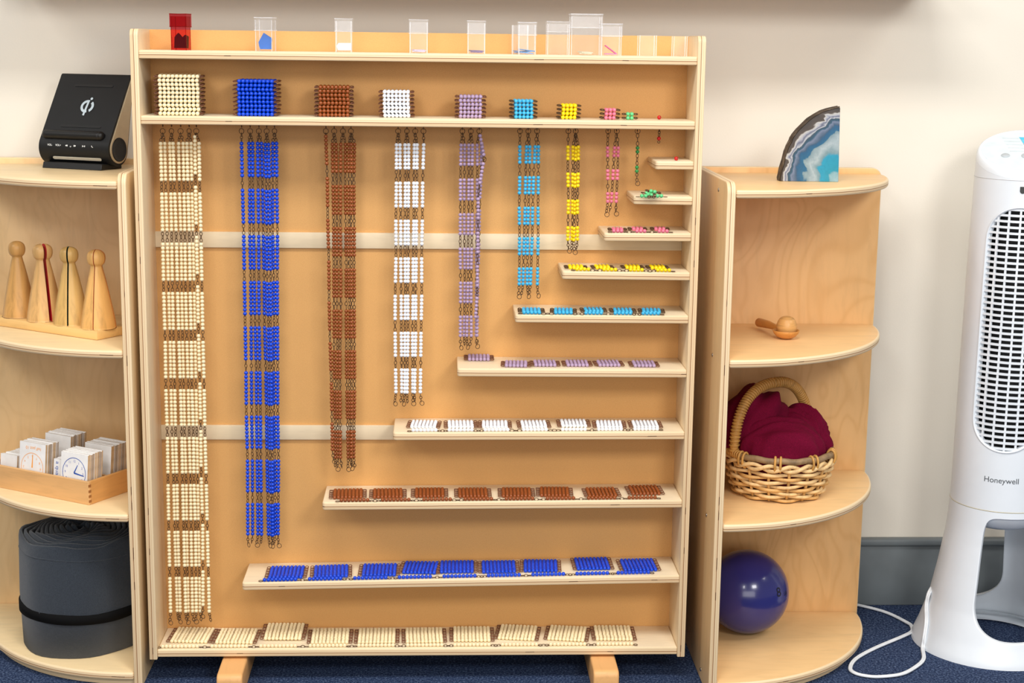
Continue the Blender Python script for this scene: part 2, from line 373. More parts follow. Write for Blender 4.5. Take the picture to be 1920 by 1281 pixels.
for c, (n, nb, strands, y0, yl, hooks) in CHAIN.items():
    xs = [s[0] for s in strands]
    hp = [put_hook(h) for h in hooks]
    root = thing('bead_chain', {'gold': 'longest hanging chain of cream beads, many strands beside the left side panel', 'dark_green': 'short single strand of dark green beads hanging from hook',
        'brown': 'hanging chain of glossy brown beads in two bunched clusters', 'purple': 'hanging chain of lavender beads with one tangled strand'}.get(c, 'folded chain of %s beads hanging from hooks in %d strands' % (CN[c], len(strands))),
        'bead chain', (sum(p.x for p in hp) / len(hp), YC, Z2 - TH - .012), 0, 'bead chains hanging below the cube shelf')
    for p in hp: link('wire_ring', ring_me(.0047), root, p - Vector(root.location), (0, 0, random.uniform(-.5, .5)))
    barlen = n * pitch(c)
    for si, (xt, xb, dy) in enumerate(strands):
        Y = YC + (-.0036, .0036, 0)[si % 3] * (1 if c in ('gold', 'blue', 'brown', 'purple', 'yellow') else .5)
        Tp = onY(xt, y0 + dy, Y); Bp = onY(xb, yl + dy, Y)
        # bow: strands hang straight down for most of the way, closing up near the fold
        st = []
        for i in range(nb):
            t = i / max(1, nb - 1); p = Tp.lerp(Bp, t); p += Vector((random.uniform(-.0007, .0007), random.uniform(-.001, .001), 0)); st.append(p)
        en = []
        for i, p in enumerate(st):
            nx = st[i + 1] if i < nb - 1 else p + (p - st[i - 1]) if nb > 1 else p + Vector((0, 0, -1))
            d = (nx - p).normalized(); en.append(p + d * barlen)
            hang(p, nx, bar_me(c, n, 'z'), 'bead_bar', root)
        for i in range(nb - 1): links_down(root, en[i], st[i + 1])
        near = min(hp, key=lambda q: abs(q.x - st[0].x))
        links_down(root, near + Vector((0, 0, -.004)), st[0])
        last = en[-1] + Vector((random.uniform(-.003, .003), 0, -.014 - random.uniform(0, .003)))
        links_down(root, en[-1], last)
        if si % 2 == 0: link('wire_ring', ring_me(.0042), root, last + Vector((.0015, 0, -.0035)) - Vector(root.location), (0, 0, random.uniform(-.9, .9)))
    if c == 'purple':   # the tangled strand
        seg = [((899.5, 251), (908, 296)), ((906.5, 304), (899.8, 343)), ((896.5, 370), (896.5, 412)), ((896, 434), (895.6, 478)), ((895.2, 497), (895, 541)), ((894.4, 556), (891.5, 600)), ((903.5, 268), (902, 312)), ((902, 331), (899.5, 375)), ((899, 392), (898, 436)), ((897.6, 455), (896.6, 500)), ((896, 522), (895, 565)), ((895, 591), (894, 635))]
        for i, (a, b) in enumerate(seg):
            Y = YC - .009 if i < 6 else YC + .004
            A, B = onY(a[0], a[1], Y), onY(b[0], b[1], Y)
            hang(A, B, bar_me(c, n, 'z'), 'bead_bar', root)
            e = A + (B - A).normalized() * barlen
            if i + 1 < len(seg) and i != 5:
                C = onY(seg[i + 1][0][0], seg[i + 1][0][1], Y); links_down(root, e, C)
        for x, y in ((908.5, 299), (894, 641)):
            link('wire_ring', ring_me(.0042), root, onY(x, y, YC - .007) - Vector(root.location), (0, 0, .8))
# single red bead on a hook
hp = put_hook(1236.5, 244)
q = onY(1235.4, 259.8, YC)
root = thing('bead_pendant', 'single dark red bead hanging alone from its hook', 'bead', q, 0, None, MB().sphere((0, 0, 0), .0036, 14, 10).mesh('red_bead', bead_mat('red'), True))
links_down(root, hp + Vector((0, 0, -.001)), q + Vector((0, 0, .003)))
link('wire_ring', ring_me(.0024), root, (0, 0, -.006), (0, 0, .4))

# loops of wire at the ends of the bars of a square
def loops_me(c, n, sx):
    k = ('loops', c, n, sx)
    if k in _cache: return _cache[k]
    p = pitch(c); m = MB(); rl = .0027
    for i in range(n):
        y = (i - (n - 1) / 2) * p; x0 = sx * (n * p / 2 - .0008)
        m.tube([(x0, y, 0), (x0 + sx * .002, y, 0)], .0007, 5)
        m.ring((x0 + sx * (.0018 + rl), y, 0), rl, .0008, (1, 0, 0), (0, .85, .45 * (-1) ** i), 10, 5, 1.2)
    _cache[k] = m.mesh('wire_loops', M_COPPER if n > 6 or (c == 'purple') else M_WIRE, True, False); return _cache[k]
def bind_me(c, n):
    k = ('bind', c, n)
    if k in _cache: return _cache[k]
    p = pitch(c); m = MB()
    for j in range(1, n):
        if c in ('gold', 'white', 'purple', 'sky', 'pink', 'yellow') and j % (2 if n > 7 else 1): continue
        x = (j - n / 2) * p; pts = []
        for i in range(2 * n + 1):
            y = (i / 2 - n / 2) * p; pts.append((x, y, (.0016 if i % 2 else .0008) + .0003))
        m.tube(pts, .00032, 4)
    if not m.v: m.tube([(0, -p, .001), (0, p, .001)], .0004, 4)
    _cache[k] = m.mesh('binding_wire', M_COPPER, True, False); return _cache[k]
def square(c, n, Fp, Bp, label, tilt=(0, 0), lift=0):
    p = pitch(c)
    z0 = SURF['gold'](0) if c == 'gold' else None
    x_est = onZ(Fp[0], Fp[1], .6).x
    f0 = onY(Fp[0], Fp[1], .03); zs = SURF[c](f0.x)
    a = onZ(Fp[0], Fp[1] - 3, zs + p / 2); b = onZ(Bp[0], Bp[1] - 1, zs + p / 2)
    d = (b - a); ang = math.atan2(d.y, d.x) - PI / 2
    yf = a.y
    dirv = Vector((math.cos(ang + PI / 2), math.sin(ang + PI / 2), 0))
    ctr = a + dirv * ((n - 1) / 2 * p)
    half = n * p / 2 * (abs(math.cos(ang)) + abs(math.sin(ang)))
    ctr.y = min(max(ctr.y, .004 + half), D - .002 - half)
    slope = (SURF[c](.9) - SURF[c](.5)) / .4
    r = thing('bead_square', label, 'bead square', (ctr.x, ctr.y, zs + p * .515 + lift + (n / 2 * p * math.sin(abs(tilt[0])))), 0, '%s bead squares lying on their shelf' % CN[c], rot=(tilt[0], -math.atan(slope) + tilt[1], ang))
    for i in range(n): link('bead_bar', bar_me(c, n, 'x'), r, (random.uniform(-.0004, .0004), (i - (n - 1) / 2) * p, 0))
    link('wire_loops', loops_me(c, n, -1), r); link('wire_loops', loops_me(c, n, 1), r)
    if n > 2: link('binding_wire', bind_me(c, n), r, (0, 0, p * .34))
    return r
SQ = {
 'gold': (10, [((354, 1206), (367, 1182)), ((438.4, 1208), (449.4, 1182)), ((530, 1200), (537, 1175)), ((618, 1208), (621, 1182)), ((706, 1207.5), (707.5, 1181)), ((795.8, 1206.5), (794.6, 1182)), ((885, 1204), (884, 1177)), ((967.7, 1200), (973.4, 1175)), ((1061, 1202.5), (1066, 1177)), ((1152, 1202), (1146.5, 1175))]),
 'blue': (9, [((535.3, 1086), (541, 1061)), ((620.4, 1084), (621.5, 1058.5)), ((710, 1081.5), (713.5, 1056)), ((785.6, 1077), (793.4, 1050)), ((856.5, 1075.5), (856.9, 1048)), ((935.6, 1075.5), (934, 1050)), ((1013.5, 1073.5), (1013, 1048)), ((1113, 1069.5), (1105.8, 1045)), ((1200.9, 1072), (1190.5, 1046.5))]),
 'brown': (8, [((652, 936), (652.9, 916)), ((727.2, 935.4), (727.6, 915)), ((805.4, 934), (805.4, 915)), ((887, 934), (885.5, 913.5)), ((968.8, 933.5), (967, 912.5)), ((1040, 932.4), (1038.6, 911)), ((1130.5, 933.2), (1122.3, 913)), ((1212, 929), (1202.5, 910.3))]),
 'white': (7, [((793.2, 804), (797.8, 788.5)), ((864, 804), (863, 785.6)), ((928, 804), (927, 787.4)), ((1002, 803.8), (997.4, 786.4)), ((1076.7, 802), (1072.5, 785.6)), ((1143.2, 804), (1140, 786.7)), ((1211.6, 804), (1205.2, 786.4))]),
 'purple': (6, [((898.1, 677), (897.3, 665)), ((967.5, 689), (968, 675)), ((1022.5, 688), (1019.6, 675.5)), ((1083, 688), (1079, 676)), ((1143, 688), (1136, 675.5)), ((1208.7, 689), (1202.5, 676))]),
 'sky': (5, [((996.3, 587.5), (995, 577)), ((1056.3, 588), (1056.3, 576.5)), ((1113.7, 587), (1110, 577.5)), ((1168.7, 588), (1164.4, 577)), ((1221.9, 588.5), (1219.4, 578))]),
 'yellow': (4, [((1080, 505), (1077, 497)), ((1130.4, 505), (1125, 497)), ((1186.8, 505), (1182, 498)), ((1233.9, 505.5), (1228, 498))]),
 'pink': (3, [((1158, 434), (1156, 428)), ((1195.5, 433), (1193, 427)), ((1237.2, 433), (1236, 427))]),
}
SHELFNAME = dict(gold='on the bottom shelf', blue='on the second lowest shelf', brown='on the brown bead shelf', white='on the white bead shelf', purple='on its shelf', sky='on its short shelf', yellow='on its short shelf', pink='on its small shelf')
for c, (n, L) in SQ.items():
    for i, (Fp, Bp) in enumerate(L):
        if len(L) == i + 1: pos = 'last on the right'
        else: pos = '%s from the left' % ORD[i]
        lab = 'flat square of %s beads %s, %s' % (CN[c], SHELFNAME[c], pos)
        tilt, lift = (0, 0), 0
        if c == 'gold' and i == 2: tilt = (.05, .0); lift = .001
        if c == 'purple' and i == 0: lab = 'flat lavender bead square pushed to the back left of its shelf'
        if c == 'blue' and i == 4: lift = .0
        square(c, n, Fp, Bp, lab, tilt, lift)

# short chains along the front of the shelves
SHORT = {
 'gold': (10, [337.5, 430, 521.5, 614, 705, 796.5, 885, 974, 1064.5, 1153], 1215.2, 1210.5),
 'blue': (9, [525, 609.5, 694.3, 777.8, 861.7, 944.8, 1028, 1110.5, 1187.5], 1090, 1076.5),
 'brown': (8, [664.7, 742, 819.6, 897, 974, 1051, 1128, 1204], 941, 936),
 'white': (7, [796, 863.6, 931, 1003, 1076, 1143.7, 1211.6], 809.5, 807.5),
 'sky': (5, [997.5, 1057, 1113.7, 1168.7, 1221], 590.5, 592),
 'yellow': (4, [1093, 1143.7, 1193.5, 1244.6], 508.5, 510),
 'pink': (3, [1159, 1202.5, 1244.5], 437, 437.5),
}
def hlinks(root, a, b):
    hang(a, b, link_me((b - a).length), 'wire_link', root, random.uniform(0, 3))
for c, (n, xs, ya, yb) in SHORT.items():
    p = pitch(c); pts = []
    for i, x in enumerate(xs):
        y = ya + (yb - ya) * i / (len(xs) - 1); X = onY(x, y, .01).x; zs = SURF[c](X)
        q = onZ(x, y - 3.0, zs + p * .515); q.y = max(q.y, .0045); pts.append(q)
    rt = thing('bead_chain', 'short chain of %s beads laid along the front edge of a shelf' % CN[c], 'bead chain', (pts[0].x, pts[0].y, pts[0].z - p * .515), 0, 'short bead chains along the shelf fronts')
    base = Vector(rt.location)
    for i, q in enumerate(pts):
        d = (pts[min(i + 1, len(pts) - 1)] - pts[max(i - 1, 0)]).normalized()
        link('bead_bar', bar_me(c, n, 'x'), rt, q - base, (0, -math.asin(d.z), math.atan2(d.y, d.x)))
        h = d * (n * p / 2)
        if i + 1 < len(pts):
            d2 = (pts[min(i + 2, len(pts) - 1)] - pts[i]).normalized()
            dn = Vector((0, 0, -.0018))
            a, b = q + h + dn, pts[i + 1] - d2 * (n * p / 2) + dn
            if (b - a).dot(d) > .004: hlinks(rt, a, b)
        if i in (0, len(pts) - 1):
            s = -1 if i == 0 else 1
            link('wire_ring', MB().ring((0, 0, 0), .0036, .0006, (1, 0, 0), (0, 1, 0), 14, 6).mesh('end_ring', M_WIRE, True, False), rt, q + s * (h + d * .0036) - base + Vector((0, 0, -.002)))
# green pile and the loose red beads
zg = SURF['green'](.93)
gp = [onZ(1207, 367.5, zg + .0036), onZ(1236.5, 367.5, zg + .0036)]
rt = thing('bead_chain', 'short chain of two light green bead bars on the small green shelf', 'bead chain', gp[0] - Vector((0, 0, .0036)), 0, 'short bead chains along the shelf fronts')
for q in gp: link('bead_bar', bar_me('green', 2, 'x'), rt, q - Vector(rt.location))
hlinks(rt, gp[0] + Vector((.007, 0, -.0015)), gp[1] + Vector((-.007, 0, -.0015)))
for s, q in ((-1, gp[0]), (1, gp[1])):
    link('wire_ring', MB().ring((0, 0, 0), .0036, .0005, (1, 0, 0), (0, 1, 0), 14, 6).mesh('end_ring', M_WIRE, True, False), rt, q + Vector((s * .0105, 0, -.0018)) - Vector(rt.location))
for k, (px_, py_, rz, rx, lab) in enumerate(((1216.5, 362.5, .35, .25, 'little square of four light green beads, left of the small pile'), (1224.5, 362, -.3, -.2, 'little square of four light green beads, right of the small pile'))):
    q = onY(px_, py_, gp[0].y + .018 + .004 * k); r = thing('bead_square', lab, 'bead square', (q.x, q.y, zg + .0052 + .004 * k), 0, 'light green bead squares', rot=(rx, .15, rz))
    for i in range(2): link('bead_bar', bar_me('green', 2, 'x'), r, (0, (i - .5) * PCH, 0))
    link('wire_loops', loops_me('green', 2, -1), r); link('wire_loops', loops_me('green', 2, 1), r)
zr = SURF['red'](.95); q = onZ(1268, 297.5, zr + .0036)
def bead_thing(label, loc):
    r = thing('bead', label, 'bead', loc, 0, 'single red beads', MB().sphere((0, 0, .0037), .0037, 16, 12).mesh('red_bead', bead_mat('red'), True))
    link('bead_eyelet', MB().ring((0, 0, 0), .0011, .0004, (1, 0, 0), (0, 0, 1), 10, 5).mesh('eyelet', M_WIRE, True), r, (.0008, -.0033, .0042)); return r
bead_thing('single bright red bead lying on the uppermost tiny shelf', (q.x, q.y, zr))
q = onY(1236, 222, .06); bead_thing('single red bead at the right end of the cube shelf', (q.x, .06, Z2))

# cubes
def layer_me(c, n):
    k = ('layer', c, n)
    if k not in _cache:
        m = MB(); p = pitch(c)
        for i in range(n):
            for j in range(n): m.sphere(((i - (n - 1) / 2) * p, (j - (n - 1) / 2) * p, 0), p * .515, 12, 8)
        _cache[k] = m.mesh('layer_%s' % c, bead_mat(c), True, False)
    return _cache[k]
for c, n, xa, xb, rz in (('gold', 10, 292, 372, .10), ('blue', 9, 444, 513.5, .0), ('brown', 8, 592, 657, .06), ('white', 7, 717.5, 769, .0), ('purple', 6, 860.5, 904.5, 0), ('sky', 5, 962.5, 1002, .03), ('yellow', 4, 1052, 1083, .02), ('pink', 3, 1133, 1157, .02), ('green', 2, 1174.5, 1190.5, 0)):
    p = pitch(c); y0 = .028 if n < 9 else .018
    q = onY((xa + xb) / 2, 200, y0); ctr = Vector((q.x, y0 + n * p / 2, Z2))
    r = thing('bead_cube', 'small cube of stacked %s beads standing on the second shelf' % CN[c], 'bead cube', ctr, rz, 'bead cubes on the second shelf')
    for k in range(n):
        lo = link('bead_layer', layer_me(c, n), r, (random.uniform(-.0007, .0007), random.uniform(-.0006, .0006), (k + .515) * p * 1.0), (0, 0, random.uniform(-.012, .012)))
        link('wire_loops', loops_me(c, n, -1), lo, (0, 0, 0)); link('wire_loops', loops_me(c, n, 1), lo, (0, 0, 0))

#@@PART2
# ------------------------------------------------------------------ overhead ledge on the wall (just above the picture)
lg = link('overhead_ledge', bevel_mesh(MB().box((0, 0, 0), (1.80, .24, .03)), 'ledge', wood('ledge_wood', (214, 164, 96), (1, 8, 8), .08), .003), None, (.60, YW - .12, 1.312), kind='structure')  # unseen ledge, inferred from the shadow band on the wall below it

# ------------------------------------------------------------------ corner shelf units
RQ = .3726; RXS = .3575; SH_Z = (.9375, .6364, .3328, .0282); PT = .0155
def corner_unit(label, xin, yb, sgn, msh, mback, mside):
    """quarter-round corner shelf; side panel inner face at xin, shelves grow in direction sgn"""
    root = thing('corner_shelf', label, 'shelf unit', (xin, yb, 0))
    top = SH_Z[0] + .0135
    m = MB(); r = .02; o = []
    for i in range(7): t = PI - PI / 2 * i / 6; o.append((-RQ + r + r * math.cos(t), top / 2 - r + r * math.sin(t)))
    o += [(PT, top / 2), (PT, -top / 2), (-RQ, -top / 2)]
    m.prism(o, -PT / 2, PT / 2, axis=0)
    link('side_panel', bevel_mesh(m, 'corner_side', mside, .002, 3, 50), root, (-sgn * PT / 2, 0, top / 2))
    wp = RQ - .013; m = MB(); o = [(-wp / 2, -top / 2 - 0), (wp / 2, -top / 2)]
    for i in range(7): t = PI / 2 * i / 6; o.append((wp / 2 - r + r * math.cos(t), top / 2 - .002 - r + r * math.sin(t)))
    o.append((-wp / 2, top / 2 - .002))
    m.prism(o, -PT / 2, PT / 2, axis=1)
    me = bevel_mesh(m, 'corner_back', mback, .002, 2, 50)
    link('back_panel', me, root, (sgn * wp / 2, PT / 2, top / 2), (0, 0, 0) if sgn > 0 else (0, 0, PI))
    o = [(0.0003, 0)] ; n = 40; rr = .016
    o += [(.0003, -RQ)]
    for i in range(1, n): a = -PI / 2 + (PI / 2 - .055) * i / n; o.append((RXS * math.cos(a), RQ * math.sin(a)))
    o += [(RXS - .001, -.014), (RXS - .003, -.007), (RXS - .008, -.002), (RXS - .013, 0)]
    if sgn < 0: o = [(-x, y) for x, y in o][::-1]
    shm = bevel_mesh(MB().prism(o, -TH / 2, TH / 2, axis=2), 'quarter_shelf', msh, .004, 3, 40)
    for z in SH_Z:
        link('shelf', shm, root, (0, 0, z - TH / 2))
        link('screw', MB().lathe([(.0001, .0022), (.0028, .0016), (.0042, 0), (.0042, -.001)], 14).mesh('screw', M_SCREW, True), root, (-sgn * (PT - .0002), -RQ + .085, z - TH / 2), (0, -sgn * PI / 2, 0))
    kz = SH_Z[3] - TH; rk = RQ - .014; rkx = RXS - .014
    o = [(0.0003, -.001)] + [(rkx * math.cos(-PI / 2 + PI / 2 * i / n), rk * math.sin(-PI / 2 + PI / 2 * i / n) - .001) for i in range(n + 1)]
    if sgn < 0: o = [(-x, y) for x, y in o][::-1]
    link('plinth', bevel_mesh(MB().prism(o, .0, kz, axis=2), 'plinth', msh, .001, 1, 40), root)
    return root
RX, RY = 1.0483, .2949
LX, LY = -.0275, .3606
corner_unit('honey birch quarter-round corner shelf right of the bead cabinet, holding basket and ball', RX, RY, 1, M_CSHELF, M_CBACK, M_CSIDE)
corner_unit('pale birch quarter-round corner shelf left of the bead cabinet, cut by the frame', LX, LY, -1, M_CSHELF2, M_CBACK2, wood('pale_side', (238, 208, 160), (8, 8, 1), .06, axis=0, th=.0155))
ZA, ZBs, ZCs, ZD = SH_Z

# ------------------------------------------------------------------ clear boxes on the cabinet's top shelf
M_CLEAR = clear_mat('clear_acrylic', (.992, .992, .994, 1), .06)
M_REDBOX = clear_mat('red_acrylic', (.86, .30, .34, 1), .02)
M_RIM = clear_mat('acrylic_edge', (.985, .985, .99, 1), .05, .35)
def acrylic(xa, xb, yt, yl, yb_, label, mat=M_CLEAR, Yf=.03, rz=0, dep=None, lid=True, edge=M_RIM):
    a = onY(xa, yb_, Yf); b = onY(xb, yb_, Yf); t = onY((xa + xb) / 2, yt, Yf); l = onY((xa + xb) / 2, yl, Yf) if yl else t
    wd = b.x - a.x; dp = dep or min(wd, .045); h = t.z - Z1; hb = h - .002 if not lid else h - .004
    r = thing('acrylic_box', label, 'plastic box', ((a.x + b.x) / 2, Yf + dp / 2, Z1), rz, 'small acrylic boxes along the cabinet top')
    w2, d2 = wd - .003, dp - .003
    def skin(w_, d_, z0, z1, cap):      # thin-walled open box of clear sheet
        x, y = w_ / 2, d_ / 2; vs = [(a, b, z) for z in (z0, z1) for a, b in ((-x, -y), (x, -y), (x, y), (-x, y))]
        return MB().add(vs, [(0, 1, 5, 4), (1, 2, 6, 5), (2, 3, 7, 6), (3, 0, 4, 7), (3, 2, 1, 0) if cap == 'b' else (4, 5, 6, 7)])
    m = skin(w2, d2, .0004, hb, 'b')
    link('box_body', m.mesh('box_body', mat), r)
    e = MB()
    for sx in (-1, 1):
        for sy in (-1, 1): e.box((sx * (w2 / 2 - .0005), sy * (d2 / 2 - .0005), hb / 2), (.0011, .0011, hb))
    link('corner_edges', e.mesh('corner_edges', edge), r)
    if lid:
        z0 = l.z - Z1; m = skin(wd, dp, z0, h, 't')
        lo = link('lid', m.mesh('lid', mat), r)
        for zz in (h, z0):
            m = MB(); m.tube([(-wd / 2, -dp / 2, zz), (wd / 2, -dp / 2, zz), (wd / 2, dp / 2, zz), (-wd / 2, dp / 2, zz)], .0007, 4, closed=True)
            link('lid_rim', m.mesh('lid_rim', edge), lo)
    return r
bx = [acrylic(320.5, 353, 26, 50, 92, 'red transparent plastic box holding dark pieces', M_REDBOX, .03, -.10, .034, True, M_REDBOX),
 acrylic(479, 514, 33, 57, 95, 'clear plastic box holding a blue card', rz=-.12, dep=.034),
 acrylic(627.5, 660.5, 35, 59, 97, 'clear plastic box holding a white tag'),
 acrylic(766.5, 803, 37, 63, 100, 'clear plastic box with a few pale lavender slips, fourth from the left'),
 acrylic(875.5, 911, 39, 63.5, 102, 'clear plastic box with dark purple slips, fifth from the left'),
 acrylic(959, 992, 45, 0, 103, 'open clear box behind the box with blue slips', lid=False, Yf=.066, dep=.034),
 acrylic(971, 1006, 42, 66, 104, 'clear plastic box with light blue slips at the bottom', Yf=.022, dep=.034),
 acrylic(1024.5, 1069, 40.5, 60, 104.5, 'wide empty clear box left of the tallest box'),
 acrylic(1069, 1129.5, 26.5, 52, 103.5, 'tallest clear box, with pale slips on its floor', Yf=.03),
 acrylic(1126, 1166.5, 45, 68, 105.5, 'clear plastic box holding pink slips', Yf=.008, dep=.034, rz=0),
 acrylic(1197, 1232.5, 64, 0, 105.5, 'lidless clear box, second from the right end', lid=False),
 acrylic(1261, 1290, 66, 0, 107, 'lidless clear box at the right end of the cabinet top', lid=False)]
def slip(box, col, pts, label, y=0, th=.0015, flat=False, zoff=.0035, rot=(0, 0, 0), name='paper_card'):
    o = bx[box]; m = MB().prism(pts, -th / 2, th / 2, axis=2 if flat else 1)
    return thing(name, label, 'card', Vector(o.location) + Vector((0, y, zoff)), 0, 'paper cards inside the boxes', m.mesh('card', plain('card_%d_%d_%d' % col, col, .8)), rot=rot)
slip(0, (36, 16, 22), [(-.011, 0), (.012, 0), (.013, .020), (.008, .023), (.003, .018), (-.004, .026), (-.010, .019)], 'dark pieces piled inside the red box', th=.014)
slip(1, (34, 104, 196), [(-.009, 0), (.010, 0), (.0095, .010), (.011, .014), (.011, .019), (-.003, .028), (-.012, .012), (-.011, .005)], 'blue card with clipped corners inside the second box', th=.012)
slip(2, (222, 226, 240), [(-.010, 0), (.013, 0), (.013, .0125), (-.009, .0125), (-.013, .007)], 'white card tag inside the third box', th=.010)
FL = [(-.011, -.011), (.011, -.010), (.012, .011), (-.010, .012)]
for k, c, lb, n in ((3, (196, 188, 218), 'pale lavender', 2), (4, (98, 84, 140), 'dark purple', 2), (5, (104, 140, 196), 'slate blue', 2), (6, (88, 146, 206), 'light blue', 3), (8, (206, 206, 178), 'pale green', 2)):
    for j in range(n): slip(k, c, FL, '%s %s paper slip lying on the floor of its clear box' % ((('lower', 'upper') if n == 2 else ('lowest', 'middle', 'topmost'))[j], lb), flat=True, zoff=.003 + .0022 * j, rot=(.03 * j, .12 * (-1) ** j if k == 6 else .02, .3 * j), name='paper_slip')
slip(9, (226, 40, 140), [(-.012, -.008), (.012, -.008), (.012, .008), (-.012, .008)], 'pink slip leaning inside its clear box', flat=True, zoff=.0105, rot=(0, .62, 0), name='paper_slip')
slip(9, (236, 110, 170), FL, 'paler pink slip flat under the leaning pink slip', flat=True, zoff=.003, name='paper_slip')

# ------------------------------------------------------------------ charging dock speaker, left corner shelf top
M_BLK = plain('black_plastic', (17, 18, 20), .5, spec=.35, vary=.12, vscale=25)
M_BLK2 = plain('black_rubber', (18, 18, 19), .45, spec=.4)
M_GOLD = plain('champagne_plastic', (190, 170, 138), .4, spec=.5, metal=.25)
M_LOGO = plain('pale_print', (182, 196, 204), .6)
M_PRINT = plain('white_print', (225, 228, 228), .6)
WS = .158; a_ = Vector((-.2300, .2720, 0)); ANG = math.radians(-24)
sp = thing('speaker_dock', 'black wireless charging speaker dock with qi logo on left corner shelf', 'speaker', (a_.x + WS / 2 * math.cos(ANG), a_.y + WS / 2 * math.sin(ANG), ZA), ANG)
RC = .031; zc_ = .0375; TX, TZ = .083, .170
def teardrop(sh=0, k=40):
    o = []; C = Vector((RC, zc_)); Tt = Vector((TX, TZ)); r = RC - sh; rt = max(.002, .006 - sh)
    d = Tt - C; L = d.length; base = math.atan2(d.y, d.x); off = math.acos((r - rt) / L)
    for i in range(k + 1):
        a = base + off + (2 * PI - 2 * off) * i / k; o.append((C.x + r * math.cos(a), C.y + r * math.sin(a)))
    for i in range(9):
        a = base - off + 2 * off * i / 8; o.append((Tt.x + rt * math.cos(a), Tt.y + rt * math.sin(a)))
    return o, base + off
prof, fa = teardrop()
me = MB().prism(prof, -WS / 2, WS / 2, axis=0).mesh('dock_body', M_BLK); smooth_angle(me, 30)
link('dock_body', me, sp)
for s in (-1, 1):
    o, _ = teardrop(.005)
    cap = link('side_cap', smooth_angle(MB().prism(o, s * WS / 2, s * (WS / 2 + .0025), axis=0).mesh('side_cap', M_GOLD), 30), sp)
    link('speaker_port', MB().lathe([(.0001, .0028), (.012, .0028), (.0205, .0030), (.0222, .0036), (.0228, .002)], 36).mesh('port', M_BLK2, True), cap, (s * (WS / 2 + .0004), RC, zc_), (0, s * PI / 2, 0))
link('base_plate', bevel_mesh(MB().prism([(-.008, 0), (.058, 0), (.058, .009), (-.004, .012)], -WS / 2 + .012, WS / 2 - .012, axis=0), 'base_plate', M_BLK2, .001, 1), sp)
nf = Vector((0, math.cos(fa), math.sin(fa))); tf = Vector((0, -math.sin(fa), math.cos(fa)))      # front face normal and the direction up the face
if tf.z < 0: tf = -tf
P0 = Vector((0, RC, zc_)) + nf * RC
FR = Matrix((Vector((1, 0, 0)), tf, nf)).transposed()
def on_face(me, u, v, name, h=.0004, parent=sp):
    o = link(name, me, parent); o.matrix_local = Matrix.Translation(P0 + Vector((u, 0, 0)) + tf * v + nf * h) @ FR.to_4x4(); return o
def capsule(w, h, n=8):
    return [(w / 2 - h / 2 + h / 2 * math.cos(-PI / 2 + PI * i / n), h / 2 * math.sin(-PI / 2 + PI * i / n)) for i in range(n + 1)] + [(-w / 2 + h / 2 + h / 2 * math.cos(PI / 2 + PI * i / n), h / 2 * math.sin(PI / 2 + PI * i / n)) for i in range(n + 1)]
for v, wd in ((.030, .092), (.118, .088)): on_face(MB().prism(capsule(wd, .005), 0, .0008, axis=2).mesh('grip_pad', M_BLK2), .004, v, 'grip_pad', 0)
m = MB(); L_ = .136; n = 24; vs = []
pts = [(-L_ / 2 + .007, 0, 0), (-L_ / 2 + .010, 0, 0), (L_ / 2 - .012, 0, 0), (L_ / 2 - .007, 0, 0)]
m.tube(pts, .0088, 14); m.sphere(pts[0], .0088, 14, 10); m.sphere(pts[-1], .0088, 14, 10)
on_face(m.mesh('phone_ledge', M_BLK2, True), -.004, .010, 'phone_ledge', .002)
# qi mark: a ring split by the long slanted stem of the letter, and a dot
m = MB()
def arc_band(m, cx, cy, r0, r1, a0, a1, n=24, h=.0004):
    o = [(cx + r1 * math.cos(a0 + (a1 - a0) * i / n), cy + r1 * math.sin(a0 + (a1 - a0) * i / n)) for i in range(n + 1)] + [(cx + r0 * math.cos(a1 + (a0 - a1) * i / n), cy + r0 * math.sin(a1 + (a0 - a1) * i / n)) for i in range(n + 1)]
    k = n + 1
    vs = [(x, y, h) for x, y in o]; m.add(vs, [(i, i + 1, 2 * k - 2 - i, 2 * k - 1 - i) for i in range(n)])
R_ = .0135
arc_band(m, -.0005, 0, R_ * .62, R_, math.radians(72), math.radians(285)); arc_band(m, .0020, 0, R_ * .58, R_ * .98, math.radians(-62), math.radians(52))
m.add([(-.0012, .013, .0005), (.0032, .013, .0005), (-.0002, -.020, .0005), (-.0046, -.019, .0005)], [(0, 3, 2, 1)])
m.lathe([(.0001, .0005), (.0028, .0005)], 16, (.0055, .0165, 0))
on_face(m.mesh('charging_logo', M_LOGO), .004, .073, 'charging_logo')
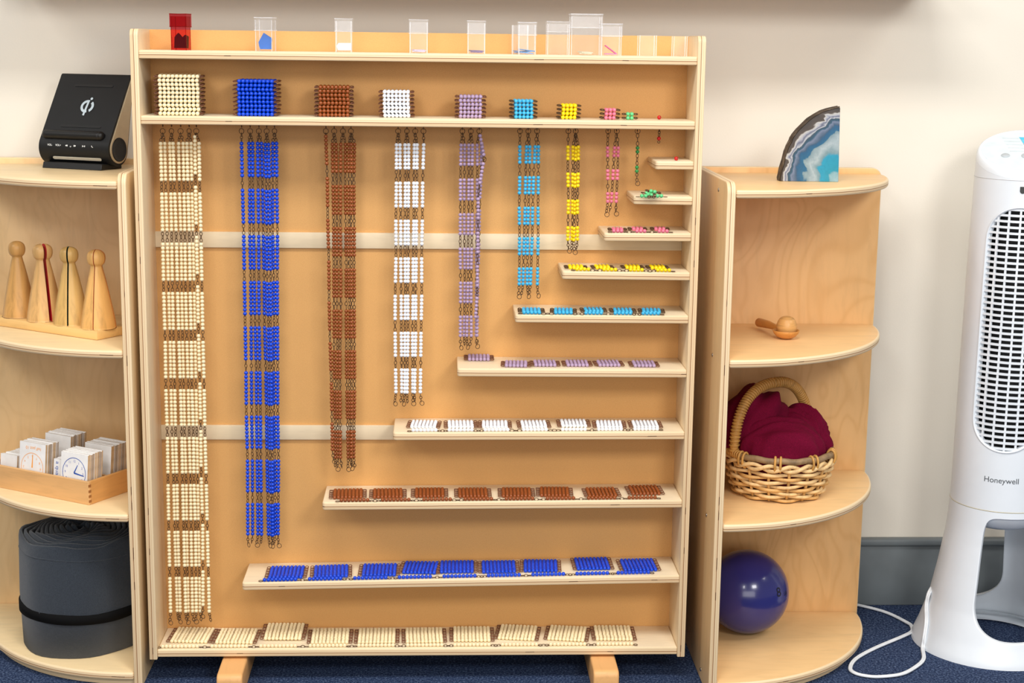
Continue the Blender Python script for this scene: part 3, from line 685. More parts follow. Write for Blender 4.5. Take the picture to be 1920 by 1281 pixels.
# touch-key symbols and light bar wrap on the rounded foot
def on_round(me, u, ang, name, h=.0004):
    nn = Vector((0, math.cos(ang), math.sin(ang))); tt = Vector((0, -math.sin(ang), math.cos(ang)))
    if tt.z < 0: tt = -tt
    o = link(name, me, sp); o.matrix_local = Matrix.Translation(Vector((u, RC, zc_)) + nn * (RC + h)) @ Matrix((Vector((1, 0, 0)), tt, nn)).transposed().to_4x4(); return o
for t, u, s in (('VOL-', -.053, .0052), ('VOL+', -.034, .0052), ('BT', -.0055, .0032)):
    on_round(text_mesh(t, s, M_PRINT, 'key_print'), u, PI + (.08 if t == 'BT' else .02) - .22, 'key_print')
def tri(m, x, s, w=.0028): m.add([(x, 0, 0), (x + s * w, w * .7, 0), (x + s * w, -w * .7, 0)], [(0, 1, 2) if s < 0 else (0, 2, 1)])
for kind, u in (('back', -.0150), ('next', .0035), ('play', .0235), ('phone', .043)):
    m = MB()
    if kind == 'back': tri(m, -.003, 1); tri(m, -.0005, 1)
    if kind == 'next': tri(m, .003, -1); tri(m, .0005, -1)
    if kind == 'play': tri(m, .0, -1); m.box((.0016, 0, 0), (.0008, .003, .0002)); m.box((.003, 0, 0), (.0008, .003, .0002))
    if kind == 'phone': m.tube([(-.0016, .0018, 0), (-.0012, -.0002, 0), (.0016, -.0018, 0)], .0006, 5)
    on_round(m.mesh('key_print', M_PRINT), u, PI - .2, 'key_print')
on_round(MB().prism(capsule(.110, .0062), -.0012, .0004, axis=2).mesh('light_bar', plain('frosted_bar', (212, 204, 186), .4)), .004, PI + .62, 'light_bar', .0003)

# ------------------------------------------------------------------ fraction skittles in their board
SK_A = math.radians(-33.6); P1 = Vector((-.0924, .083, ZBs)); ud = Vector((math.cos(SK_A), math.sin(SK_A), 0)); vd = Vector((-ud.y, ud.x, 0))
SBL, SBW, SBH = .280, .069, .0172
ctr = P1 - ud * SBL / 2 + vd * SBW / 2
M_SKB = wood('skittle_board', (232, 190, 124), (1, 8, 8), .07)
skb = thing('skittle_board', 'light wooden board with round sockets carrying the four wooden skittles', 'board', ctr, SK_A)
link('board_body', bevel_mesh(MB().box((0, 0, SBH / 2), (SBL, SBW, SBH)), 'board_body', M_SKB, .003, 2), skb)
PROF = [(.0001, 0), (.0300, 0), (.0315, .002), (.0305, .012), (.0265, .035), (.0205, .066), (.0150, .092), (.0112, .108), (.0098, .1145), (.0105, .117), (.0140, .121), (.0158, .128), (.0155, .135), (.0130, .1405), (.0075, .1445), (.0001, .146)]
def smooth_prof(p, k=3):
    out = []
    for i in range(len(p) - 1):
        p0 = p[max(i - 1, 0)]; p1, p2 = p[i], p[i + 1]; p3 = p[min(i + 2, len(p) - 1)]
        for j in range(k):
            t = j / k; out.append(tuple(.5 * (2 * b + (c - a) * t + (2 * a - 5 * b + 4 * c - d) * t * t + (3 * b - a - 3 * c + d) * t ** 3) for a, b, c, d in zip(p0, p1, p2, p3)))
    return [(max(r, .0001), z) for r, z in out] + [p[-1]]
PS = smooth_prof(PROF)
SKW = [(208, 158, 92), (220, 174, 112), (212, 172, 104), (232, 180, 108)]
for i, (nseg, rot0, gap, cc, lab) in enumerate(((1, 0, 0, None, 'whole wooden skittle without a split, leftmost on the board'), (2, -58, .0028, (206, 24, 44), 'wooden skittle split in halves with a wide red gap'), (3, -90, .0016, (18, 62, 52), 'wooden skittle in thirds with a thin dark green gap'), (4, -96, .0010, (214, 60, 30), 'wooden skittle in quarters with thin red lines, rightmost on the board'))):
    u = SBL / 2 - .0300 - (3 - i) * .0700
    base = ctr + ud * u + Vector((0, 0, SBH - .0005))
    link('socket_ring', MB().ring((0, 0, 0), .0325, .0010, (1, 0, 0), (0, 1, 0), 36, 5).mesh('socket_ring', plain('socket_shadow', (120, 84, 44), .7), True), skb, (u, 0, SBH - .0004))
    t = thing('skittle', lab, 'skittle', base, 0, 'wooden fraction skittles')
    wm = wood('skittle_wood_%d' % i, SKW[i], (7, 7, .8), .22, .38)
    if nseg == 1: link('segment', MB().lathe(PS, 40).mesh('skittle', wm, True), t)
    else:
        for k in range(nseg):
            a0 = math.radians(rot0) + 2 * PI * k / nseg; a1 = a0 + 2 * PI / nseg; mid = (a0 + a1) / 2
            s_ = link('segment', MB().lathe(PS, 40 // nseg, (0, 0, 0), a0, a1).mesh('segment', wm, True, False), t, (gap * math.cos(mid), gap * math.sin(mid), 0))
            m = MB(); kk = len(PS)
            for a in (a0, a1):
                vs = [(r * math.cos(a), r * math.sin(a), z) for r, z in PS] + [(0, 0, z) for r, z in PS]
                m.add(vs, [(q, q + 1, kk + q + 1, kk + q) for q in range(kk - 1)])
            link('painted_face', m.mesh('painted_face', plain('paint_%d' % i, cc, .5)), s_)

# ------------------------------------------------------------------ box of clock cards
TA = math.radians(-31.2); C1 = Vector((-.1106, .0475, ZCs)); tu = Vector((math.cos(TA), math.sin(TA), 0)); tv = Vector((-tu.y, tu.x, 0))
TL, TD, THt, TWt = .262, .148, .0445, .006
M_TRAY = wood('beech_tray', (218, 170, 114), (1, 9, 9), .10, figure=.05)
tc = C1 - tu * TL / 2 + tv * TD / 2
tray = thing('card_tray', 'low beech wooden tray with finger joints full of clock cards', 'tray', tc, TA)
for s in (-1, 1):
    link('tray_side', bevel_mesh(MB().box((0, 0, 0), (TL, TWt, THt)), 'tray_long', M_TRAY, .001, 1), tray, (0, s * (TD / 2 - TWt / 2), THt / 2))
    link('tray_side', bevel_mesh(MB().box((0, 0, 0), (TWt, TD - 2 * TWt, THt)), 'tray_short', wood('beech_tray_end', (204, 150, 88), (9, 1, 9), .10), .001, 1), tray, (s * (TL / 2 - TWt / 2), 0, THt / 2))
link('tray_floor', MB().box((0, 0, .003), (TL - 2 * TWt, TD - 2 * TWt, .004)).mesh('tray_floor', M_TRAY), tray)
for x in (.0265, -.066): link('divider', MB().box((0, 0, 0), (.004, TD - 2 * TWt, .03)).mesh('divider', M_TRAY), tray, (x, 0, .02))
link('divider', MB().box((0, 0, 0), (TL - 2 * TWt, .004, .03)).mesh('divider', M_TRAY), tray, (0, .004, .02))
for z in (.007, .0165, .026, .0365): link('finger_joint', MB().box((0, 0, 0), (.0009, .0062, .0045)).mesh('finger_joint', plain('end_grain', (150, 96, 46), .6)), tray, (TL / 2 + .0002, -TD / 2 + .0032, z))
M_CARD = plain('white_card', (236, 234, 232), .6); M_CEDGE = plain('card_edge', (204, 172, 132), .7, vary=.18, vscale=60); M_CE2 = plain('card_edge_grey', (176, 158, 140), .7, vary=.15, vscale=60)
def card_me(w, h, th, k):
    key = ('card', w, h, th, k)
    if key not in _cache:
        me = bpy.data.meshes.new('card'); x, y = w / 2, th / 2
        me.from_pydata([(a, b, c) for a in (-x, x) for b in (-y, y) for c in (0, h)], [], [(0, 1, 3, 2), (4, 6, 7, 5), (0, 4, 5, 1), (2, 3, 7, 6), (0, 2, 6, 4), (1, 5, 7, 3)])
        me.materials.append(M_CARD); me.materials.append((M_CEDGE, M_CE2)[k])
        for i in (0, 1): me.polygons[i].material_index = 1
        _cache[key] = me
    return _cache[key]
def in_tray(u, v, z=0): return tc + tu * u + tv * v + Vector((0, 0, z))
CORD = ORD + ['eleventh', 'twelfth', 'thirteenth', 'fourteenth', 'fifteenth', 'sixteenth']
def stack(u, v0, n, w, h, pitch_, lab, grp, tilt=-.10, first=None):
    objs = []
    for i in range(n):
        hh = h + random.uniform(-.0012, .0012)
        p = in_tray(u + random.uniform(-.0008, .0008), v0 + i * pitch_, .006)
        o = thing('clock_card', first if (i == 0 and first) else '%s card from the front, %s' % (CORD[i], lab), 'card', p, 0, grp, card_me(w, h, .0027, (i * 7 // 3) % 2), rot=(tilt, 0, TA)); o.location.z += random.uniform(-.001, .001)
        objs.append(o)
    return objs
WC = .0665
fr = stack(.0815, -.062, 13, WC, .0830, .0031, 'plain white, stacked behind the blue clock card', 'cards behind the blue clock card', first='white card printed with a blue clock face, front of its stack')
fo = stack(-.0250, -.062, 11, WC, .0875, .0031, 'plain white, stacked behind the orange clock card', 'cards behind the orange clock card', first='white card printed with an upside-down orange clock face')
stack(.069, .014, 15, WC, .0815, .0031, 'white, in the back right stack of the tray', 'cards in the back right stack')
stack(-.037, .016, 14, WC, .0860, .0031, 'white, in the back middle stack of the tray', 'cards in the back middle stack')
fq = stack(.0345, -.056, 6, .019, .0640, .0031, 'narrow and white, in the small lettered stack', 'narrow word cards', first='narrow white card with blue writing between the clock stacks')
stack(-.0975, -.050, 16, .044, .0520, .0031, 'small and white, at the left end of the tray', 'cards at the left end of the tray', tilt=-.12)
M_INK = plain('blue_ink', (38, 84, 172), .6); M_ORI = plain('orange_ink', (250, 166, 60), .6); M_NUM = plain('violet_ink', (104, 110, 190), .6)
def flat_ring(m, cx, cz, r0, r1, n=48, y=0):
    vs = []
    for i in range(n): a = 2 * PI * i / n; vs += [(cx + r0 * math.cos(a), y, cz + r0 * math.sin(a)), (cx + r1 * math.cos(a), y, cz + r1 * math.sin(a))]
    m.add(vs, [(2 * i, 2 * i + 1, (2 * i + 3) % (2 * n), (2 * i + 2) % (2 * n)) for i in range(n)])
def hand(m, cx, cz, ang, L, w, y):
    d = (math.sin(ang), math.cos(ang)); n_ = (d[1], -d[0])
    m.add([(cx + n_[0] * w, y, cz + n_[1] * w), (cx - n_[0] * w, y, cz - n_[1] * w), (cx + d[0] * L - n_[0] * w * .5, y, cz + d[1] * L - n_[1] * w * .5), (cx + d[0] * L + n_[0] * w * .5, y, cz + d[1] * L + n_[1] * w * .5)], [(0, 1, 2, 3)])
def clock(card, cz, R, ink, num, hands, flip=False, bold=1):
    yf = -.00155; m = MB(); flat_ring(m, 0, cz, R - .0009 * bold, R, 56, yf)
    for i in range(60):
        a = 2 * PI * i / 60; l = .0028 if i % 5 == 0 else .0016; hand_w = .0002
        c0 = (R - l) ; hand(m, c0 * math.sin(a), cz + c0 * math.cos(a), a, l, hand_w, yf)
    for a, L, w in hands: hand(m, 0, cz, a, L, w, yf - .0001)
    link('clock_print', m.mesh('clock_print', ink, False, False), card)
    me0 = []
    for i in range(1, 13):
        a = 2 * PI * i / 12 + (PI if flip else 0); r = R * .76
        o = link('numeral', text_mesh(str(i), .0062, num, 'numeral', extrude=0), card, (r * math.sin(a), yf - .0001, cz + r * math.cos(a)), (PI / 2, PI if flip else 0, 0))
clock(fr[0], .0460, .0290, M_INK, M_NUM, [(math.radians(28), .018, .0014), (math.radians(97), .025, .0016)], bold=1.3)
clock(fo[0], .0400, .0285, M_ORI, M_ORI, [(math.radians(2), .025, .0016)], flip=True)
link('card_text', text_mesh('half past 10', .0085, M_ORI, 'card_text', extrude=0), fo[0], (.002, -.0016, .0775), (PI / 2, PI, 0))
link('card_text', text_mesh('a quar', .0125, M_INK, 'card_text', extrude=0), fq[0], (0, -.0016, .0440), (PI / 2, PI / 2, 0))

# ------------------------------------------------------------------ rolled fleece mat
M_FLEECE, nt, bs = new_mat('charcoal_fleece')
f = noise(nt, objco(nt), 900, 3, .7); f2 = noise(nt, objco(nt), 14, 3)
nt.links.new(mixc(nt, math_n(nt, 'MULTIPLY', f2, .5), ramp(nt, f, [(.3, srgb(32, 37, 44)), (.7, srgb(68, 75, 84))]), srgb(52, 58, 67)), bs.inputs['Base Color'])
bs.inputs['Roughness'].default_value = .95; bs.inputs['Sheen Weight'].default_value = .3; bs.inputs['Specular IOR Level'].default_value = .1
bump(nt, bs, f, .5, .002)
RR = .118; RH = .228
rl = thing('rolled_mat', 'rolled charcoal fleece mat standing upright, held by a black strap', 'rolled mat', (-.1560, .173, ZD), 0)
m = MB(); turns = 11; per = 40; thk = .0074; vs = []; nn = turns * per
sec = 9
for i in range(nn + 1):
    tt = i / per; a = -2 * PI * tt + .6
    r = .012 + (RR - .012) * tt / turns; outer = max(0, tt - (turns - 1))
    wob = 1 + .025 * math.sin(3 * a + 1) * (tt / turns) + .012 * math.sin(7 * a + tt)
    r *= wob
    zt = RH + .003 * math.sin(2 * a + tt * .7) + .003 * math.sin(5 * a + tt) - .010 * (tt / turns) ** 3 - .0015 * random.random()
    zb = .001 if tt > turns - 1.2 else RH - .05
    for rr_, zz in ((r - thk / 2, zb), (r - thk / 2, zt - .006), (r - thk * .42, zt - .002), (r - thk * .2, zt), (r + thk * .2, zt), (r + thk * .42, zt - .002), (r + thk / 2 + .001, zt - .012), (r + thk / 2 + .004 * (zb < .01), (zt + zb) * .45), (r + thk / 2 + .001 * (zb < .01), zb)):
        vs.append((rr_ * math.cos(a), rr_ * math.sin(a), zz))
fs = []
for i in range(nn):
    for j in range(sec): fs.append((i * sec + j, i * sec + (j + 1) % sec, (i + 1) * sec + (j + 1) % sec, (i + 1) * sec + j))
fs.append(tuple(range(sec))); fs.append(tuple(nn * sec + j for j in range(sec)))
m.add(vs, fs)
link('rolled_fleece', m.mesh('rolled_fleece', M_FLEECE, True), rl)
def rout(a):
    tt = (.6 - a) / (2 * PI); tt = tt - math.floor(tt) + turns - 1
    return (.012 + (RR - .012) * tt / turns) * (1 + .025 * math.sin(3 * a + 1) * (tt / turns) + .012 * math.sin(7 * a + tt)) + thk / 2
def rsm(a): return sum(rout(a + d * .12) for d in range(-4, 5)) / 9
m = MB(); vs = []
K = 96
for i in range(K):
    a = 2 * PI * i / K; r = rsm(a) + .0058; zz = .068 + .003 * math.sin(a * 2)
    for dr, dz in ((-.006, 0), (.0, .001), (.0, .0195), (-.006, .0205)): vs.append(((r + dr) * math.cos(a), (r + dr) * math.sin(a), zz + dz))
m.add(vs, [(i * 4 + j, ((i + 1) % K) * 4 + j, ((i + 1) % K) * 4 + (j + 1) % 4, i * 4 + (j + 1) % 4) for i in range(K) for j in range(4)])
link('strap', m.mesh('strap', plain('black_webbing', (10, 10, 11), .85, spec=.15), True), rl)
m = MB(); m.tube([((rout(a) + .0008) * math.cos(a), (rout(a) + .0008) * math.sin(a), .192 + .004 * math.sin(a * 2 - .3)) for a in [.62 + 2 * PI * i / 90 for i in range(90)]], .0014, 6)
link('hem_seam', m.mesh('hem_seam', M_FLEECE, True), rl)

# ------------------------------------------------------------------ agate bookend
M_AG, nt, bs = new_mat('blue_agate')
co = N(nt, 'ShaderNodeTexCoord').outputs['Object']; sep = N(nt, 'ShaderNodeSeparateXYZ'); nt.links.new(co, sep.inputs[0])
def comp(i, mul): return math_n(nt, 'MULTIPLY', sep.outputs[i], mul)
rad = math_n(nt, 'SQRT', math_n(nt, 'ADD', math_n(nt, 'POWER', math_n(nt, 'ABSOLUTE', comp(0, 1 / .112)), 2.0), math_n(nt, 'POWER', math_n(nt, 'ABSOLUTE', comp(2, 1 / .142)), 2.0)))
wv = noise(nt, objco(nt), 17, 3, .5, .8); wv2 = noise(nt, objco(nt), 60, 3)
dd = math_n(nt, 'ADD', rad, math_n(nt, 'MULTIPLY', math_n(nt, 'SUBTRACT', wv, .5), .50))
dd = math_n(nt, 'ADD', dd, math_n(nt, 'MULTIPLY', math_n(nt, 'SUBTRACT', wv2, .5), .05))
bandc = ramp(nt, dd, [(.0, srgb(150, 182, 190)), (.12, srgb(130, 172, 182)), (.15, srgb(8, 146, 172)), (.33, srgb(8, 150, 184)), (.365, srgb(120, 150, 158)), (.47, srgb(172, 186, 192)), (.58, srgb(128, 152, 160)), (.595, srgb(0, 96, 136)), (.68, srgb(4, 84, 126)), (.70, srgb(54, 84, 112)), (.76, srgb(116, 128, 154)), (.785, srgb(14, 76, 104)), (.825, srgb(48, 70, 88)), (.84, srgb(196, 198, 204)), (.865, srgb(96, 100, 124)), (.885, srgb(170, 172, 184)), (.91, srgb(204, 200, 194)), (.925, srgb(78, 64, 54)), (1.0, srgb(50, 42, 36))])
gr = noise(nt, objco(nt), 160, 3, .7)
bandc = mixc(nt, math_n(nt, 'MULTIPLY', gr, .8), bandc, mixc(nt, .7, bandc, srgb(120, 140, 150), 'MULTIPLY'))
nt.links.new(bandc, bs.inputs['Base Color']); bs.inputs['Roughness'].default_value = .34
M_RIND, nt, bs = new_mat('agate_rind')
f = noise(nt, objco(nt), 55, 5, .65); nt.links.new(ramp(nt, f, [(.3, srgb(48, 40, 34)), (.55, srgb(96, 82, 68)), (.75, srgb(150, 138, 124))]), bs.inputs['Base Color']); bs.inputs['Roughness'].default_value = .85; bump(nt, bs, f, .8, .004)
ag_o = [(1575.5, 202), (1566, 203.5), (1555, 207), (1543, 211), (1530, 218), (1519, 226), (1508, 236), (1499, 245), (1492, 254), (1487.5, 261), (1486, 267), (1481, 275), (1477, 286), (1474, 297), (1471.5, 308), (1468.5, 318), (1466, 328), (1464, 336), (1464.5, 341), (1572, 341.5)]
YA = .102; pts = [onY(x, y, YA) for x, y in ag_o]; ox, oz = pts[-1].x, ZA
out = [(p.x - ox, max(0, p.z - oz)) for p in pts]; out[-1] = (out[-1][0], 0); out[-2] = (out[-2][0], 0)
ag = thing('agate_bookend', 'polished blue agate geode bookend with rough brown rind', 'bookend', (ox, YA, ZA), -.06)
link('polished_face', bevel_mesh(MB().prism(out, 0, .042, axis=1), 'agate_slab', M_AG, .0008, 1), ag)
vs = []; K = len(out) - 1; m = MB()
for i in range(K):
    for j, d in enumerate((.0006, .010, .020, .030, .040)):
        x, z = out[i]; n_ = Vector((x, z)).normalized(); e = .0005 + .0026 * random.random() * (0 < j < 4); vs.append((x + n_.x * e, d, max(0, z + n_.y * e)))
m.add(vs, [(i * 5 + j, i * 5 + j + 1, (i + 1) * 5 + j + 1, (i + 1) * 5 + j) for i in range(K - 1) for j in range(4)])
link('rind', m.mesh('rind', M_RIND, True), ag)

# ------------------------------------------------------------------ wooden spoon and egg
M_SPOON = wood('spoon_wood', (206, 142, 72), (2, 9, 9), .12, .35); M_EGG = wood('egg_wood', (206, 156, 94), (2, 2, 20), .26, .35)
sb = Vector((1.1935, .130, ZBs)); se = Vector((1.1630, .235, ZBs + .016)); dr = (se - sb); ang = math.atan2(dr.y, dr.x)
so = thing('wooden_spoon', 'wooden spoon with a deep bowl lying on the second shelf', 'spoon', sb, ang)
m = MB(); m.lathe([(.0001, .0), (.010, .0009), (.018, .005), (.0235, .011), (.0258, .0165), (.0250, .0172), (.0225, .0125), (.017, .0072), (.009, .0032), (.0001, .0024)], 32)
link('spoon_bowl', m.mesh('spoon_bowl', M_SPOON, True), so)
L_ = Vector((dr.x, dr.y)).length
m = MB(); m.tube([(.021, 0, .0135), (.030, 0, .0145), (.045, 0, .0150), (.07, 0, .0150), (L_, 0, .0125), (L_ + .006, 0, .0115)], [.0045, .0050, .0058, .0076, .0088, .0050], 14)
link('spoon_handle', m.mesh('spoon_handle', M_SPOON, True), so)
eg = thing('wooden_egg', 'striped wooden egg resting in the bowl of the spoon', 'egg', sb + Vector((.001, 0, .0040)), 0)
egp = smooth_prof([(.0001, 0), (.010, .0022), (.0165, .0085), (.0193, .017), (.0187, .025), (.0150, .0335), (.0085, .0385), (.0001, .0402)], 3)
link('egg_body', MB().lathe(egp, 28).mesh('egg', M_EGG, True), eg, (0, 0, 0))

# ------------------------------------------------------------------ wicker basket
M_WICK = wood('wicker', (232, 196, 140), (6, 6, 6), .22, .5); M_WICK2 = wood('wicker_dark', (214, 168, 104), (6, 6, 6), .22, .5)
M_CANE = wood('cane_wrap', (206, 154, 82), (6, 6, 6), .2, .4); M_RIMW = wood('bark_rim', (150, 122, 88), (9, 9, 2), .3, .5)
BC = Vector((1.1925, .140, ZCs)); BH = .090; BR0, BR1 = .079, .101
bk = thing('wicker_basket', 'oval wicker basket with wrapped arch handle holding maroon cloth', 'basket', BC)
def br(z): t = min(1, max(0, z / BH)); return BR0 + (BR1 - BR0) * math.sin(t * PI / 2) ** .8
NS = 16
for i in range(NS):
    a = 2 * PI * (i + .0) / NS
    link('stake', MB().tube([(br(z) * math.cos(a), br(z) * math.sin(a), z) for z in (.004, .02, .04, .06, .08)], .0030, 6).mesh('stake', M_WICK2, True), bk)
zs_ = [.005, .0125, .020, .0275, .035, .0425, .050, .0575]
for k, z in enumerate(zs_):
    ph = (k % 2) * PI; n = NS * 8; pts = []
    for j in range(n):
        a = 2 * PI * j / n; s_ = math.cos(a * NS / 2 + ph); zz = z + .0010 * math.sin(a * 3 + k) + .0008 * math.sin(a * 5 + 2 * k)
        pts.append(((br(zz) + .0050 * s_) * math.cos(a), (br(zz) + .0050 * s_) * math.sin(a), zz))
    link('weaver', MB().tube(pts, .0033 + .0004 * (k % 2), 7, closed=True).mesh('weaver', M_WICK if k % 3 else M_WICK2, True), bk)
for h in range(2):       # twisted band under the rim
    n = 160; pts = []
    for j in range(n):
        a = 2 * PI * j / n; p_ = a * 9 + h * PI; zz = .0715 + .0052 * math.sin(p_)
        pts.append(((br(zz) + .003 + .0035 * math.cos(p_)) * math.cos(a), (br(zz) + .003 + .0035 * math.cos(p_)) * math.sin(a), zz))
    link('weaver', MB().tube(pts, .0040, 7, closed=True).mesh('weaver', M_WICK, True), bk)
n = 80
link('rim', MB().tube([(BR1 * math.cos(2 * PI * j / n), BR1 * math.sin(2 * PI * j / n), BH - .004 + .001 * math.sin(j)) for j in range(n)], .0062, 9, closed=True).mesh('rim', M_RIMW, True), bk)
link('basket_floor', MB().lathe([(.0001, .004), (BR0 - .002, .004), (BR0 - .002, .0075), (.0001, .0075)], 32).mesh('basket_floor', M_WICK2), bk)
for i in range(9):
    a = math.radians(-103 + 40 * i)
    for da in (-.05, .05):
        c = Vector((BR1 * math.cos(a + da), BR1 * math.sin(a + da), BH - .008)); rd = Vector((math.cos(a), math.sin(a), 0))
        link('rim_lashing', MB().tube([c + rd * .0088 * math.cos(t) * (1 if math.cos(t) > 0 else .9) + Vector((0, 0, .0145 * math.sin(t) - .002)) for t in [2 * PI * q / 14 for q in range(14)]], .0024, 6, closed=True).mesh('rim_lashing', M_CANE, True), bk)
ha0, ha1 = math.radians(201), math.radians(45)
HA = Vector((BR1 * math.cos(ha0), BR1 * math.sin(ha0), BH - .004)); HB = Vector((BR1 * math.cos(ha1), BR1 * math.sin(ha1), BH - .004)); HT = .126
def hpt(t): a = PI * t; s_ = .5 - .5 * math.copysign(abs(math.cos(a)) ** .85, math.cos(a)); p_ = HA.lerp(HB, s_); p_.z += HT * math.sin(a) ** .8; return p_
link('handle', MB().tube([hpt(i / 60) for i in range(61)], .0082, 12).mesh('handle', M_CANE, True), bk)
NW = 62
for i in range(NW):
    t = (i + .5) / NW; p_ = hpt(t); d = (hpt(min(1, t + .006)) - hpt(max(0, t - .006))).normalized(); u = d.cross(Vector((.3, -1, .2))).normalized(); v = d.cross(u)
    link('handle_wrap', MB().ring(p_, .0088, .0022, (u + d * .12).normalized(), v, 14, 5).mesh('handle_wrap', M_CANE, True), bk)
for sgn_, P_ in ((-1, HA), (1, HB)):     # wrapped feet of the handle along the rim
    a_c = ha0 if sgn_ < 0 else ha1
    for i in range(9):
        a = a_c + (i - 4) * .055; c = Vector((BR1 * math.cos(a), BR1 * math.sin(a), BH - .004)); rd = Vector((math.cos(a), math.sin(a), 0))
        link('handle_wrap', MB().ring(c, .0072, .0022, rd, (0, 0, 1), 12, 5).mesh('handle_wrap', M_CANE, True), bk)
# maroon cloth: crumpled heap
M_CLOTH, nt, bs = new_mat('maroon_cloth'); f = noise(nt, objco(nt), 700, 2, .7)
nt.links.new(ramp(nt, f, [(.3, srgb(92, 3, 34)), (.7, srgb(124, 8, 50))]), bs.inputs['Base Color']); bs.inputs['Roughness'].default_value = .9; bs.inputs['Sheen Weight'].default_value = .0; bs.inputs['Specular IOR Level'].default_value = .15
bump(nt, bs, f, .25, .001)
from mathutils import noise as mnoise
def cloth_me(top, rx, ry, seed, fold, dirx, h0=.050, sharp=1.0):
    """rumpled cushion-like fold of cloth: closed lumpy surface with creases running along dirx"""
    m = MB(); NU, NV = 64, 36; vs = []; dv = Vector((math.cos(dirx), math.sin(dirx), 0)); nv = Vector((-dv.y, dv.x, 0))
    for j in range(NV + 1):
        t = PI * j / NV
        for i in range(NU):
            p_ = 2 * PI * i / NU; x, y, z = math.sin(t) * math.cos(p_), math.sin(t) * math.sin(p_), math.cos(t)
            q = Vector((x, y, z)); c = math.copysign(abs(z) ** .8, z)
            s1 = mnoise.noise(Vector((q.dot(nv) * 2.3 + seed, q.dot(dv) * .8, z * 1.3 + seed)))
            s2 = 1 - abs(mnoise.noise(Vector((q.dot(nv) * 3.6 + 5 + seed, q.dot(dv) * .9, z + seed * 2)))) * 2
            k = 1 + fold * (s1 * .8 + (s2 - .5) * .5 * sharp)
            vs.append((x * rx * k, y * ry * k, c * top * k))
    m.add(vs, [(j * NU + i, j * NU + (i + 1) % NU, (j + 1) * NU + (i + 1) % NU, (j + 1) * NU + i) for j in range(NV) for i in range(NU)])
    me = m.mesh('cloth_fold', M_CLOTH, True); return me
cl = thing('maroon_cloth', 'crumpled maroon cloth stuffed into the wicker basket', 'cloth', BC + Vector((0, 0, .012)))
link('cloth_fold', cloth_me(.066, .082, .048, 1.3, .20, .35), cl, (-.006, -.036, .072), (.05, .16, -.15))
link('cloth_fold', cloth_me(.070, .062, .046, 4.1, .30, -.5), cl, (.034, .022, .078), (-.05, .42, -.30))
link('cloth_fold', cloth_me(.080, .054, .062, 7.7, .24, .9), cl, (-.054, .024, .112), (.0, .60, .4))
link('cloth_fold', cloth_me(.05, .078, .074, 2.2, .12, .3), cl, (0, 0, .050))

# ------------------------------------------------------------------ medicine ball
M_BALL, nt, bs = new_mat('blue_vinyl'); f = noise(nt, objco(nt), 6, 2)
nt.links.new(ramp(nt, f, [(.3, srgb(40, 42, 112)), (.7, srgb(46, 50, 124))]), bs.inputs['Base Color']); bs.inputs['Roughness'].default_value = .22; bs.inputs['Coat Weight'].default_value = .3
RB = .0835; bc = Vector((1.1510, .185, ZD))
ball = thing('exercise_ball', 'glossy dark blue weighted ball marked 8 on the bottom shelf', 'ball', bc)
link('ball_body', MB().sphere((0, 0, RB), RB, 64, 40).mesh('ball', M_BALL, True), ball)
def ball_text(t, size, az, el):
    me = text_mesh(t, size, plain('black_print', (12, 12, 16), .5), 'ball_print', extrude=0)
    bm_ = bmesh.new(); bm_.from_mesh(me); bmesh.ops.subdivide_edges(bm_, edges=bm_.edges, cuts=1); bm_.to_mesh(me); bm_.free()
    for v in me.vertices:
        a = az + v.co.x / RB / math.cos(el); e = el + v.co.y / RB; r = RB + .0004
        v.co = (r * math.cos(e) * math.sin(a), -r * math.cos(e) * math.cos(a), RB + r * math.sin(e))
    link('ball_print', me, ball)
va = math.atan2(CAM_P.x - bc.x, -(CAM_P.y - bc.y))
ball_text('8', .026, va + math.radians(50), math.radians(14)); ball_text('LB', .011, va + math.radians(66), math.radians(9))

# ------------------------------------------------------------------ tower fan
M_FAN = plain('white_plastic', (230, 236, 242), .32, spec=.5, vary=.01); M_FANG = plain('grey_white_plastic', (214, 226, 232), .35); M_DARKIN = plain('dark_interior', (14, 15, 16), .6)
FC = Vector((1.655, .195, 0)); FA = math.radians(-20.5)
fan = thing('tower_fan', 'white tower fan with oval grille, lettered front and flared stand', 'fan', FC, FA)
ZS = .300
def fr_(z):
    k = [(0, .1555), (.007, .1545), (.036, .1430), (.0926, .1250), (.160, .1125), (.227, .1020), (.26, .0985), (.30, .0965), (.34, .0958), (.58, .0950), (.75, .0940), (.87, .0925), (.98, .0905), (1.1, .090)]
    for (a, ra), (b, rb) in zip(k, k[1:]):
        if z <= b: t = (z - a) / (b - a); return ra + (rb - ra) * t
    return k[-1][1]
def cyl(th_, z, dr_=0): r = fr_(z) + dr_; return (r * math.sin(th_), -r * math.cos(th_), z)
